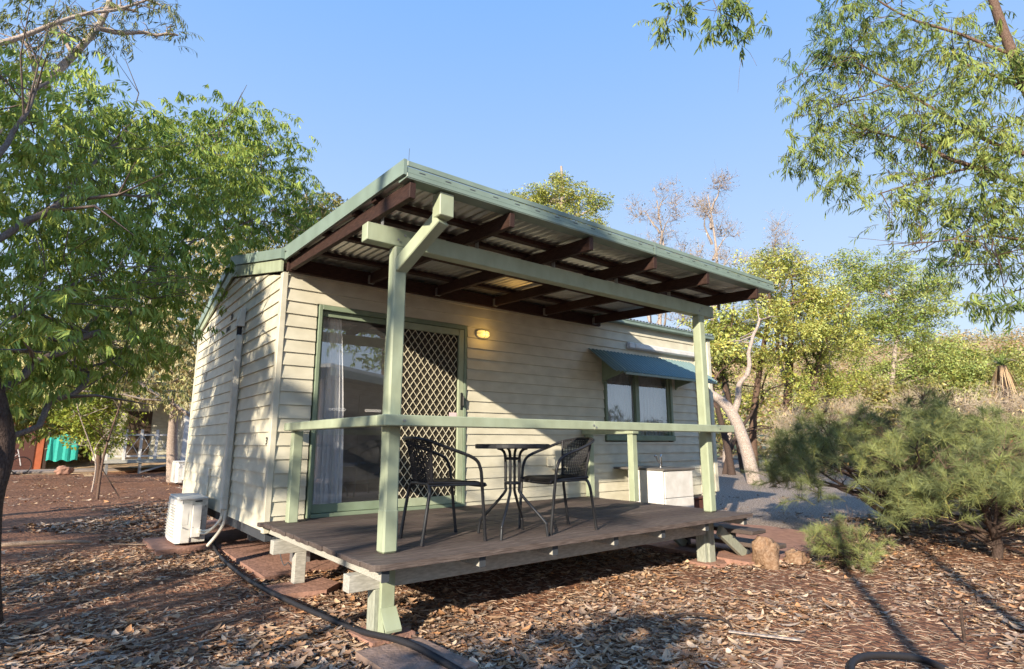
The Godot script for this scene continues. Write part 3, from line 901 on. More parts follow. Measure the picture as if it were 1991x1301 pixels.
	# bolt heads
	for p in [Vector3(0.2024, 1.366, 2.2495), Vector3(3.884, 1.366, 2.2495), Vector3(0.175, 2.655, 2.1185), Vector3(0.23, 2.70, 2.1085), Vector3(3.86, 2.66, 2.1085), Vector3(3.91, 2.70, 2.1085), Vector3(1.99, 1.366, 2.2495), Vector3(2.02, 1.35, 2.2495)]:
		part("bolt", pipe([p, p + Vector3(0, 0, 0.006)], [0.009], 6), M.galvanised, vd)
	part("rail_joint", bx(Vector3(2.001, 1.3285, 2.2485), Vector3(2.0025, 1.4035, 2.2497), 0), M.cream_trim, vd)
	# steps off the right-hand end
	var st := thing("steps", "two weathered brown treads on grey stringers off the deck end", "steps")
	part("tread", bx(Vector3(4.01, 0.305, 1.25), Vector3(4.28, 0.345, 2.45), 0.006), M.deck_board, st)
	part("tread", bx(Vector3(4.28, 0.135, 1.25), Vector3(4.58, 0.178, 2.50), 0.006), M.deck_board_worn, st)
	for zz in [2.15, 1.40]:
		part("stringer", bar(Vector3(3.90, 0.335, zz), Vector3(4.34, 0.05, zz), 0.05, 0.10, Vector3.UP, 0.004), M.grey_green_timber, st)
		part("tread_bracket", bx(Vector3(4.10, 0.24, zz - 0.03), Vector3(4.16, 0.304, zz + 0.03), 0.002), M.dark_steel, st)
		part("tread_bracket", bx(Vector3(4.36, 0.05, zz - 0.03), Vector3(4.42, 0.134, zz + 0.03), 0.002), M.dark_steel, st)

# ------------------------------------------------------------------ chairs and table
func make_chair(label: String, at: Vector3, turn: float) -> Node3D:
	var t := thing("patio_chair", label, "chair", at, turn, "chairs on the verandah")
	var loop := []
	var half := [Vector3(0.245, 0.0, 0.235), Vector3(0.205, 0.40, 0.25), Vector3(0.185, 0.525, 0.255), Vector3(0.125, 0.60, 0.255), Vector3(-0.08, 0.672, 0.25), Vector3(-0.215, 0.722, 0.215), Vector3(-0.275, 0.742, 0.11)]
	for p in half:
		loop.append(p)
	loop.append(Vector3(-0.285, 0.745, 0.0))
	for i in half.size():
		var p: Vector3 = half[half.size() - 1 - i]
		loop.append(Vector3(p.x, p.y, -p.z))
	part("arm_loop", pipe(smooth_path(loop, 5), [0.0125], 9), M.chair_metal, t)
	var rear := [Vector3(-0.245, 0, 0.195), Vector3(-0.205, 0.27, 0.19), Vector3(-0.19, 0.36, 0.183), Vector3(-0.183, 0.405, 0.15), Vector3(-0.182, 0.412, 0.10), Vector3(-0.182, 0.412, -0.10), Vector3(-0.183, 0.405, -0.15), Vector3(-0.19, 0.36, -0.183), Vector3(-0.205, 0.27, -0.19), Vector3(-0.245, 0, -0.195)]
	part("rear_legs", pipe(smooth_path(rear, 5), [0.0125], 9), M.chair_metal, t)
	for s in [-1.0, 1.0]:
		part("seat_rail", pipe([Vector3(-0.185, 0.405, 0.16 * s), Vector3(0.19, 0.405, 0.235 * s)], [0.009], 8), M.chair_metal, t)
		part("foot_cap", pipe([Vector3(0.245, 0.0, 0.235 * s), Vector3(0.243, 0.025, 0.236 * s)], [0.0145], 9), M.black_rubber, t)
		part("foot_cap", pipe([Vector3(-0.245, 0.0, 0.195 * s), Vector3(-0.241, 0.025, 0.195 * s)], [0.0145], 9), M.black_rubber, t)
	part("front_rail", pipe([Vector3(0.205, 0.395, -0.24), Vector3(0.205, 0.395, 0.24)], [0.009], 8), M.chair_metal, t)
	# seat: a dished woven panel with thickness and a rolled front
	var st := MB.new()
	var nx := 14
	var nz := 12
	for side in 2:
		var o := st.v.size()
		for i in nx + 1:
			for j in nz + 1:
				var f := float(i) / nx
				var w := lerpf(0.165, 0.225, f)
				var zz := lerpf(-w, w, float(j) / nz)
				var x := lerpf(-0.19, 0.225, f)
				var y := 0.432 - 0.018 * (1.0 - pow(zz / w, 2.0)) * sin(PI * f)
				if f > 0.85:
					y -= 0.03 * pow((f - 0.85) / 0.15, 2.0)
				if side == 1:
					y -= 0.014
				st.v.append(Vector3(x, y, zz))
				st.n.append(Vector3(0, 1 if side == 0 else -1, 0))
				st.u.append(Vector2.ZERO)
				st.c.append(Color.WHITE)
		for i in nx:
			for j in nz:
				var a := o + i * (nz + 1) + j
				var b := a + nz + 1
				if side == 0:
					st.idx.append_array([a, b, b + 1, a, b + 1, a + 1])
				else:
					st.idx.append_array([a, b + 1, b, a, a + 1, b + 1])
	part("seat", st, M.wicker, t)
	part("seat_edge", pipe(smooth_path([Vector3(-0.19, 0.425, 0.165), Vector3(0.21, 0.41, 0.225), Vector3(0.228, 0.392, 0.20), Vector3(0.228, 0.39, -0.20), Vector3(0.21, 0.41, -0.225), Vector3(-0.19, 0.425, -0.165)], 4), [0.011], 7), M.wicker, t)
	# back: woven strands
	var bk := MB.new()
	var surf := func(a: float, b: float) -> Vector3:
		# a across -1..1, b up 0..1
		var w := lerpf(0.165, 0.205, b)
		return Vector3(lerpf(-0.19, -0.285, b) + 0.055 * a * a * (0.5 + b), lerpf(0.425, 0.748, b) - 0.02 * a * a * b, a * w)
	for k in 30:
		var a := lerpf(-1.0, 1.0, k / 29.0)
		var p := []
		for i in 7:
			p.append(surf.call(a, i / 6.0) + Vector3(0.0015 if k % 2 else -0.0015, 0, 0))
		bk.tube(p, [0.0036], 4, false)
	for k in 26:
		var b := lerpf(0.0, 1.0, k / 25.0)
		if b > 0.6 and b < 0.78 and k % 2 == 0:
			continue
		var p := []
		for i in 9:
			p.append(surf.call(lerpf(-1, 1, i / 8.0), b))
		bk.tube(p, [0.0042 if b < 0.6 or b > 0.78 else 0.003], 4, false)
	part("backrest", bk, M.wicker, t)
	for s in [-1.0, 1.0]:
		var p := []
		for i in 7:
			p.append(surf.call(s, i / 6.0))
		part("back_edge", pipe(p, [0.010], 7), M.wicker, t)
	return t

func build_furniture() -> void:
	make_chair("black woven patio chair with tube arms nearest the screen door, left of table", Vector3(0.755, 0.511, 1.84), deg_to_rad(-5))
	make_chair("black woven patio chair with tube arms on the right of the round table", Vector3(1.80, 0.511, 2.0), deg_to_rad(180 - 7))
	var t := thing("bistro_table", "round black glass-topped bistro table on four bent tube legs", "table", Vector3(1.31, 0.511, 1.997), deg_to_rad(-8))
	var rim := MB.new()
	var n := 40
	for k in n:
		var a := TAU * k / n
		var b := TAU * (k + 1) / n
		var prof := [Vector2(0.286, 0.666), Vector2(0.297, 0.664), Vector2(0.301, 0.672), Vector2(0.301, 0.694), Vector2(0.296, 0.700), Vector2(0.284, 0.699)]
		for i in prof.size():
			var p: Vector2 = prof[i]
			var q: Vector2 = prof[(i + 1) % prof.size()]
			var A := Vector3(cos(a), 0, sin(a))
			var B := Vector3(cos(b), 0, sin(b))
			var mid := (A + B) * 0.5
			var outw: Vector3 = mid * (p.x + q.x - 0.586) + Vector3.UP * (p.y + q.y - 1.366)
			rim.poly([A * p.x + Vector3.UP * p.y, B * p.x + Vector3.UP * p.y, B * q.x + Vector3.UP * q.y, A * q.x + Vector3.UP * q.y], outw)
	part("rim", rim, M.chair_metal, t)
	var top := CylinderMesh.new()
	top.top_radius = 0.2855
	top.bottom_radius = 0.2855
	top.height = 0.006
	top.radial_segments = 40
	part("glass_top", top, M.table_glass, t).position.y = 0.692
	for k in 4:
		var a := deg_to_rad(47 + 90 * k)
		var d := Vector3(cos(a), 0, sin(a))
		var p := [d * 0.125 + Vector3.UP * 0.665, d * 0.09 + Vector3.UP * 0.655, d * 0.064 + Vector3.UP * 0.62, d * 0.058 + Vector3.UP * 0.55, d * 0.058 + Vector3.UP * 0.38, d * 0.072 + Vector3.UP * 0.31, d * 0.255 + Vector3.UP * 0.115, d * 0.272 + Vector3.UP * 0.08, d * 0.285]
		part("leg", pipe(smooth_path(p, 4), [0.0115], 9), M.chair_metal, t)
	for y in [0.585, 0.395]:
		var rg := MB.new()
		var ring := []
		for k in 21:
			var a := TAU * k / 20.0
			ring.append(Vector3(cos(a) * 0.058, y, sin(a) * 0.058))
		rg.tube(ring, [0.011], 6, false)
		part("leg_band", rg, M.chair_metal, t)

# ------------------------------------------------------------------ fittings round the cabin
func fold_curtain(x0: float, x1: float, y0: float, y1: float, z: float, folds: float, amp: float, gather: float) -> MB:
	# a hanging cloth with folds; gather pulls the top in
	var b := MB.new()
	var nx := 72
	var ny := 10
	for j in ny + 1:
		var f := float(j) / ny
		for i in nx + 1:
			var g := float(i) / nx
			var ph := g * folds * TAU
			var w := sin(ph) + 0.4 * sin(ph * 1.7 + 1.3) + 0.35 * f * sin(ph * 0.5 + 0.7)
			var pull := 1.0 - gather * (1.0 - f) * (1.0 - f)
			var x := x0 + (x1 - x0) * g * pull + 0.012 * sin(ph * 2.0 + f * 2.0) * f
			b.v.append(Vector3(x, lerpf(y1, y0, f), z + amp * w * (0.55 + 0.45 * f)))
			b.n.append(Vector3.ZERO)
			b.u.append(Vector2(g, f))
			b.c.append(Color.WHITE)
	for j in ny:
		for i in nx:
			var a := j * (nx + 1) + i
			var c := a + nx + 1
			b.idx.append_array([a, a + 1, c + 1, a, c + 1, c])
	for k in range(0, b.idx.size(), 3):
		var p := b.v[b.idx[k]]
		var nn := (b.v[b.idx[k + 2]] - p).cross(b.v[b.idx[k + 1]] - p)
		for e in 3:
			b.n[b.idx[k + e]] += nn
	for k in b.n.size():
		b.n[k] = b.n[k].normalized()
	return b

func make_condenser(called: String, label: String, at: Vector3, turn: float, sc := 1.0) -> Node3D:
	# fan face towards -x, valve end towards +z
	var t := thing(called, label, "air conditioner", at, turn, "air conditioner outdoor units")
	t.scale = Vector3.ONE * sc
	var w := 0.30
	var h := 0.52
	var l := 0.78
	part("casing", bx(Vector3(0.03, 0.03, -l), Vector3(w, h - 0.012, -0.004), 0.006), M.ac_metal, t)
	part("lid", bx(Vector3(0.0, h - 0.012, -l - 0.004), Vector3(w + 0.004, h + 0.012, 0.004), 0.008), M.ac_plastic, t)
	# bowed front
	var f := MB.new()
	f.prism([Vector3(0.032, 0.03, -l), Vector3(-0.012, 0.03, -l + 0.06), Vector3(-0.03, 0.03, -l * 0.5), Vector3(-0.012, 0.03, -0.05), Vector3(0.032, 0.03, 0.003)], Vector3(0, h - 0.045, 0))
	part("front_panel", f, M.ac_plastic, t)
	for k in 12:
		part("fan_guard_bar", bx(Vector3(-0.038, 0.09 + k * 0.032, -0.62), Vector3(-0.024, 0.096 + k * 0.032, -0.14), 0), M.ac_metal, t)
	part("corner_panel", bx(Vector3(0.034, 0.03, -0.003), Vector3(0.135, h - 0.05, 0.012), 0.008), M.ac_plastic, t)
	part("corner_panel", bx(Vector3(0.036, 0.235, 0.0125), Vector3(0.10, 0.39, 0.016), 0.001), M.ac_plastic, t)
	var cv := MB.new()
	cv.prism([Vector3(0.135, 0.09, 0.0), Vector3(0.235, 0.09, 0.0), Vector3(0.228, 0.095, 0.045), Vector3(0.142, 0.095, 0.045)], Vector3(0, 0.355, 0))
	part("valve_cover", cv, M.white_enamel, t)
	part("hand_grip", bx(Vector3(0.16, h - 0.036, 0.0), Vector3(0.235, h - 0.02, 0.0065), 0.002), M.black_plastic, t)
	for s in [[0.15, 0.20], [0.225, 0.27], [0.265, 0.43], [0.05, 0.20]]:
		part("screw", bx(Vector3(s[0], s[1], 0.0), Vector3(s[0] + 0.008, s[1] + 0.008, 0.0475), 0.001), M.dark_steel, t)
	for x in [0.03, 0.24]:
		for z in [-0.66, -0.14]:
			part("foot", bx(Vector3(x - 0.02, 0.0, z - 0.04), Vector3(x + 0.04, 0.03, z + 0.04), 0.004), M.dark_steel, t)
	return t

func build_fittings() -> void:
	# curtains
	var c := single("door_curtain", fold_curtain(0.40, 0.745, 0.56, 2.53, -0.125, 6.0, 0.018, 0.28), M.curtain, "long white curtain drawn aside behind the sliding door glass", "curtain")
	c.set_meta("kind", "")
	c.remove_meta("kind")
	single("window_curtain", fold_curtain(4.60, 5.26, 1.30, 2.45, -0.13, 9.0, 0.010, 0.0), M.lace, "pale lace curtain behind the left pane of the window", "curtain", "lace curtains in the window")
	single("window_curtain", fold_curtain(5.28, 6.06, 1.30, 2.45, -0.135, 10.0, 0.010, 0.0), M.lace, "pale lace curtain behind the right pane of the window", "curtain", "lace curtains in the window")
	# bulkhead lamp
	var l := thing("wall_lamp", "lit oval bulkhead lamp on the wall beside the screen door", "lamp", Vector3(2.385, 2.535, 0.02))
	var ov := func(rx: float, ry: float, z: float, rz: float) -> ArrayMesh:
		var b := MB.new()
		var ns := 20
		var nr := 6
		var o := 0
		for j in nr + 1:
			var t := PI * 0.5 * j / nr
			for i in ns + 1:
				var a := TAU * i / ns
				var cx := signf(cos(a)) * pow(absf(cos(a)), 0.75)
				var sy := signf(sin(a)) * pow(absf(sin(a)), 0.75)
				b.v.append(Vector3(cx * rx * cos(t), sy * ry * cos(t), z + rz * sin(t)))
				b.n.append(Vector3(cx * cos(t) / rx, sy * cos(t) / ry, sin(t) / rz).normalized())
				b.u.append(Vector2.ZERO)
				b.c.append(Color.WHITE)
		for j in nr:
			for i in ns:
				var k := o + j * (ns + 1) + i
				var m := k + ns + 1
				b.idx.append_array([k, m, m + 1, k, m + 1, k + 1])
		return b.mesh()
	part("base", ov.call(0.108, 0.062, 0.0, 0.028), M.grey_timber, l)
	part("lens", ov.call(0.092, 0.048, 0.014, 0.062), M.lamp_glass, l)
	part("cage_bar", pipe([Vector3(-0.1, 0, 0.02), Vector3(-0.06, 0, 0.062), Vector3(0, 0, 0.083), Vector3(0.06, 0, 0.062), Vector3(0.1, 0, 0.02)], [0.004], 6), M.grey_timber, l)
	part("cage_bar", pipe([Vector3(0, -0.058, 0.02), Vector3(0, -0.03, 0.068), Vector3(0, 0, 0.083), Vector3(0, 0.03, 0.068), Vector3(0, 0.058, 0.02)], [0.004], 6), M.grey_timber, l)
	var lamp := OmniLight3D.new()
	lamp.name = "lamp_light"
	lamp.light_color = Color(1.0, 0.78, 0.42)
	lamp.light_energy = 0.015
	lamp.light_size = 0.06
	lamp.omni_range = 8.0
	lamp.omni_attenuation = 2.0
	lamp.shadow_enabled = true
	l.add_child(lamp)
	lamp.position = Vector3(0, -0.01, 0.13)
	# long white fitting above the awning
	var wb := thing("strip_light", "long white enclosed strip light fixed above the window awning", "light fitting", Vector3(5.05, 2.625, 0.022))
	part("housing", bx(Vector3(0.0, 0.0, 0.0), Vector3(1.80, 0.10, 0.03), 0.008), M.ac_plastic, wb)
	part("diffuser", bx(Vector3(0.14, 0.004, 0.031), Vector3(1.66, 0.096, 0.075), 0.022), M.white_enamel, wb)
	part("end_cap", bx(Vector3(0.004, 0.003, 0.031), Vector3(0.138, 0.097, 0.066), 0.02), M.ac_plastic, wb)
	part("end_cap", bx(Vector3(1.662, 0.003, 0.031), Vector3(1.796, 0.097, 0.066), 0.02), M.ac_plastic, wb)
	# sink cupboard standing by the wall beyond the deck
	var s := thing("sink_cupboard", "white outdoor sink cupboard with dark bench top against the cabin wall", "sink", Vector3(4.71, 0.0, 0.26))
	part("carcass", bx(Vector3(0.0, 0.02, 0.0), Vector3(0.64, 0.855, 0.585), 0.003), M.white_enamel, s)
	part("side_panel", bx(Vector3(-0.018, 0.02, 0.14), Vector3(-0.001, 0.855, 0.60), 0.003), M.white_enamel, s)
	part("cupboard_door", bx(Vector3(0.015, 0.08, 0.587), Vector3(0.625, 0.50, 0.606), 0.004), M.white_enamel, s)
	part("cupboard_door", bx(Vector3(0.015, 0.507, 0.587), Vector3(0.625, 0.845, 0.606), 0.004), M.white_enamel, s)
	part("bench_top", bx(Vector3(-0.03, 0.857, -0.24), Vector3(0.67, 0.885, 0.625), 0.004), M.benchtop, s)
	part("tap_base", pipe([Vector3(0.30, 0.885, 0.33), Vector3(0.30, 0.905, 0.33)], [0.03], 14), M.chrome, s)
	part("tap_body", pipe([Vector3(0.30, 0.905, 0.33), Vector3(0.30, 1.03, 0.33)], [0.016], 12), M.chrome, s)
	part("spout", pipe(smooth_path([Vector3(0.29, 0.93, 0.33), Vector3(0.20, 0.99, 0.36), Vector3(0.13, 1.045, 0.385), Vector3(0.10, 1.04, 0.395)], 4), [0.012], 9), M.chrome, s)
	part("lever", pipe([Vector3(0.30, 1.03, 0.33), Vector3(0.335, 1.06, 0.32)], [0.012, 0.008], 9), M.chrome, s)
	part("drain_plug", pipe([Vector3(0.06, 0.885, 0.0), Vector3(0.06, 0.915, 0.0)], [0.03, 0.012], 10), M.black_plastic, s)
	# brown tub between the cupboard and the post
	var tb := thing("storage_tub", "dark brown plastic tub on the ground past the sink cupboard", "tub", Vector3(5.80, 0.0, 0.20))
	part("body", bx(Vector3(0.0, 0.0, 0.0), Vector3(0.44, 0.40, 0.32), 0.02), M.brown_plastic, tb)
	part("rim", bx(Vector3(-0.015, 0.402, -0.015), Vector3(0.455, 0.435, 0.335), 0.008), M.brown_plastic, tb)
	# condensers and their pads
	make_condenser("air_conditioner", "weathered white air conditioner outdoor unit beside the cabin gable wall", Vector3(-0.40, 0.055, -2.055), 0.0)
	make_condenser("air_conditioner", "small distant air conditioner unit just past the cabin's rear corner", Vector3(1.20, 0.05, -13.6), 0.0, 1.2)
	# pipe cover up the gable wall
	var pc := thing("pipe_cover", "white pipe cover duct running up the cabin gable wall", "duct", Vector3(0, 0, 0))
	part("cover", bx(Vector3(-0.092, 0.49, -1.50), Vector3(-0.022, 2.46, -1.405), 0.012), M.conduit_white, pc)
	part("cover_joint", bx(Vector3(-0.096, 0.62, -1.504), Vector3(-0.0222, 0.635, -1.401), 0.004), M.conduit_white, pc)
	part("wall_cap", hexa([Vector3(-0.10, 2.56, -1.515), Vector3(-0.022, 2.56, -1.515), Vector3(-0.022, 2.56, -1.39), Vector3(-0.10, 2.56, -1.39), Vector3(-0.07, 2.78, -1.53), Vector3(-0.022, 2.78, -1.53), Vector3(-0.022, 2.78, -1.38), Vector3(-0.07, 2.78, -1.38)]), M.conduit_white, pc)
	part("black_pipe", pipe([Vector3(-0.06, 2.44, -1.46), Vector3(-0.06, 2.57, -1.46)], [0.028], 10), M.black_rubber, pc)
	for o in [0.0, 0.045]:
		part("lagged_pipe", pipe(smooth_path([Vector3(-0.055 - o * 0.4, 0.52, -1.45 - o), Vector3(-0.06, 0.40, -1.48 - o), Vector3(-0.10, 0.29, -1.64), Vector3(-0.15, 0.235 - o * 0.6, -1.80), Vector3(-0.19, 0.225 - o * 0.6, -2.03)], 5), [0.014], 9), M.conduit_white, pc)
	part("drain_pipe", pipe(smooth_path([Vector3(-0.045, 0.49, -1.42), Vector3(-0.045, 0.36, -1.43), Vector3(-0.08, 0.24, -1.50), Vector3(-0.15, 0.10, -1.62)], 4), [0.018], 9), M.conduit_white, pc)
	# loose wire hanging under the cabin corner
	single("dangling_wire", pipe(smooth_path([Vector3(0.10, 0.40, -0.02), Vector3(0.12, 0.22, 0.10), Vector3(0.14, 0.14, 0.16), Vector3(0.17, 0.16, 0.18), Vector3(0.20, 0.12, 0.19)], 5), [0.005], 6), M.dark_steel, "short rusty wire dangling below the front corner of the cabin", "wire")
	# hoses
	var hp := []
	for p in [Vector3(0.02, 0.075, -2.35), Vector3(-0.07, 0.03, -1.4), Vector3(-0.12, 0.03, -0.25), Vector3(-0.10, 0.03, 0.45), Vector3(-0.065, 0.035, 1.0), Vector3(0.02, 0.03, 1.65), Vector3(0.075, 0.04, 2.02), Vector3(0.11, 0.085, 2.45), Vector3(0.16, 0.075, 2.75), Vector3(0.22, 0.03, 3.3)]:
		hp.append(p + Vector3(R.randf_range(-0.01, 0.01), 0, 0))
	single("irrigation_pipe", pipe(smooth_path(hp, 6), [0.019], 9), M.black_rubber, "black poly pipe snaking past the cabin corner and the front post", "pipe")
	single("irrigation_pipe", pipe(smooth_path([Vector3(1.70, 0.02, 4.35), Vector3(1.89, 0.035, 4.19), Vector3(2.09, 0.055, 4.19), Vector3(2.36, 0.03, 4.34), Vector3(2.5, -0.04, 4.46)], 6), [0.019], 9), M.black_rubber, "short arch of black poly pipe at the bottom right edge", "pipe")

# ------------------------------------------------------------------ ground
var bumps := FastNoiseLite.new()

func ground_y(x: float, z: float) -> float:
	var d := 0.93 * x - 0.36 * z - 8.5
	var h := 0.035 * clampf(d, 0.0, 14.0)
	var far := Vector2(x, z - 5.0).length()
	if z < 6.0:
		var e := smoothstep(34.0, 150.0, far)
		h += 20.0 * e * smoothstep(-40.0, 40.0, 0.93 * x - 0.36 * z)
		h += 3.0 * e * bumps.get_noise_2d(x * 0.6, z * 0.6)
	# the cabin stands level; small unevenness everywhere else
	var k := 0.022 + 0.0006 * minf(far, 60.0)
	return h + k * bumps.get_noise_2d(x * 9.0, z * 9.0) + 0.5 * k * bumps.get_noise_2d(x * 31.0, z * 31.0) - 0.012

func axis_steps(lo: float, near_lo: float, near_hi: float, hi: float, fine: float) -> PackedFloat32Array:
	var a := PackedFloat32Array()
	var p := near_lo
	var w := fine
	var left := []
	while p > lo:
		p -= w
		w *= 1.17
		left.append(p)
	left.reverse()
	for q in left:
		a.append(q)
	p = near_lo
	while p < near_hi:
		a.append(p)
		p += fine
	w = fine
	while p < hi:
		a.append(p)
		p += w
		w *= 1.17
	a.append(hi)
	return a

func build_ground() -> void:
	bumps.seed = 5
	bumps.frequency = 0.05
	bumps.fractal_octaves = 3
	var xs := axis_steps(-260.0, -3.2, 7.5, 330.0, 0.07)
	var zs := axis_steps(-330.0, -3.5, 5.6, 220.0, 0.07)
	var b := MB.new()
	for z in zs:
		for x in xs:
			b.v.append(Vector3(x, ground_y(x, z), z))
	var w := xs.size()
	var h := zs.size()
	b.n.resize(b.v.size())
	b.u.resize(b.v.size())
	b.c.resize(b.v.size())
	b.c.fill(Color.WHITE)
	var slope := PackedInt32Array()
	for j in h:
		for i in w:
			var k := j * w + i
			var l := b.v[k - 1] if i > 0 else b.v[k]
			var r := b.v[k + 1] if i < w - 1 else b.v[k]
			var f := b.v[k - w] if j > 0 else b.v[k]
			var g := b.v[k + w] if j < h - 1 else b.v[k]
			b.n[k] = (g - f).cross(r - l).normalized()
			if i < w - 1 and j < h - 1:
				# the dry grass of the rising ground begins along an uneven line
				var p := b.v[k]
				var far := Vector2(p.x, p.z - 5.0).length() + 9.0 * bumps.get_noise_2d(p.x * 2.3, p.z * 2.3)
				if far > 31.0 and p.z < 8.0:
					slope.append_array([k, k + 1, k + w + 1, k, k + w + 1, k + w])
				else:
					b.idx.append_array([k, k + 1, k + w + 1, k, k + w + 1, k + w])
	structure("ground", b, M.earth)
	b.idx = slope
	structure("hill", b, M.dry_grass)
	# gravel drive beyond the cabin: a sheet that follows the ground
	var g := MB.new()
	var rows := 40
	var cols := 16
	for j in rows + 1:
		var f := float(j) / rows
		var c := Vector2(6.6, 1.2).lerp(Vector2(21.5, -7.6), f)
		var half := lerpf(1.3, 4.2, minf(f * 1.6, 1.0)) + 0.35 * bumps.get_noise_2d(j * 21.0, 0)
		var side := Vector2(0.5, 0.86)
		for i in cols + 1:
			var e := lerpf(-1.35, 1.0, float(i) / cols) * half
			var p := c + side * e
			g.v.append(Vector3(p.x, ground_y(p.x, p.y) + 0.02 + 0.02 * sin(PI * i / cols) - (0.035 if i == 0 or i == cols or j == 0 or j == rows else 0.0), p.y))
			g.n.append(Vector3.UP)
			g.u.append(p)
			g.c.append(Color.WHITE)
	for j in rows:
		for i in cols:
			var k := j * (cols + 1) + i
			g.idx.append_array([k, k + cols + 1, k + cols + 2, k, k + cols + 2, k + 1])
	structure("gravel_drive", g, M.gravel)
	# far road on the left
	var rd := MB.new()
	rd.span(Vector3(-9, 0.0, -26.6), Vector3(1.2, 0.10, -24.6), 0.02)
	structure("road", rd, M.asphalt)
	# concrete
	structure("concrete_slab", slab([Vector2(0.01, -4.6), Vector2(0.02, 0.02), Vector2(0.9, -0.10), Vector2(7.0, -0.2), Vector2(7.0, -4.6)], 0.03), M.red_concrete)
	structure("concrete_pad", slab([Vector2(-0.62, -2.98), Vector2(-0.60, -1.93), Vector2(-0.03, -1.95), Vector2(-0.03, -2.98)], 0.053), M.red_concrete)
	structure("concrete_pad", slab([Vector2(-0.10, 0.36), Vector2(0.42, 0.30), Vector2(0.48, 0.62), Vector2(0.30, 0.80), Vector2(-0.06, 0.72)], 0.03), M.red_concrete)
	structure("concrete_pad", slab([Vector2(0.02, 1.90), Vector2(0.34, 1.88), Vector2(0.36, 2.20), Vector2(0.05, 2.24)], 0.03), M.red_concrete)
	structure("concrete_pad", slab([Vector2(-0.11, 2.36), Vector2(0.30, 2.37), Vector2(0.33, 2.95), Vector2(-0.10, 3.0)], 0.05), M.pale_concrete)
	structure("concrete_pad", slab([Vector2(3.66, 1.92), Vector2(3.95, 1.90), Vector2(4.0, 2.12), Vector2(3.86, 2.24), Vector2(3.66, 2.18)], 0.028), M.red_concrete)
	structure("landing_slab", slab([Vector2(4.0, 0.3), Vector2(4.0, 2.40), Vector2(4.45, 2.52), Vector2(5.7, 2.5), Vector2(6.5, 2.0), Vector2(6.6, 1.2), Vector2(6.3, 0.3)], 0.045), M.red_concrete)

func slab(p: Array, h: float) -> MB:
	var b := MB.new()
	var o := []
	for q in p:
		o.append(Vector3(q.x, -0.08, q.y))
	b.prism(o, Vector3(0, h + 0.08, 0))
	return b

# ------------------------------------------------------------------ other things round about
func boulder(called: String, label: String, at: Vector3, size: Vector3, m: Material, seed_: int, group := "") -> void:
	var b := MB.new()
	var f := FastNoiseLite.new()
	f.seed = seed_
	f.frequency = 0.9
	f.fractal_octaves = 4
	var nu := 22
	var nv := 14
	for j in nv + 1:
		for i in nu + 1:
			var a := TAU * i / nu
			var t := PI * j / nv
			var d := Vector3(cos(a) * sin(t), cos(t), sin(a) * sin(t))
			var q := Vector3(signf(d.x) * pow(absf(d.x), 0.85), signf(d.y) * pow(absf(d.y), 0.85), signf(d.z) * pow(absf(d.z), 0.85))
			var r := 1.0 + 0.62 * f.get_noise_3dv(d * 1.3)
			b.v.append(q * r * size)
			b.n.append(Vector3.ZERO)
			b.u.append(Vector2.ZERO)
			b.c.append(Color.WHITE)
	for j in nv:
		for i in nu:
			var k := j * (nu + 1) + i
			var l := k + nu + 1
			b.idx.append_array([k, l + 1, k + 1, k, l, l + 1])
	for k in range(0, b.idx.size(), 3):
		var p := b.v[b.idx[k]]
		var nn := (b.v[b.idx[k + 2]] - p).cross(b.v[b.idx[k + 1]] - p)
		for e in 3:
			b.n[b.idx[k + e]] += nn
	for k in b.n.size():
		b.n[k] = (b.n[k] + b.v[k] * 0.0001).normalized()
	var o := single(called, b, m, label, "rock", group)
	o.position = at

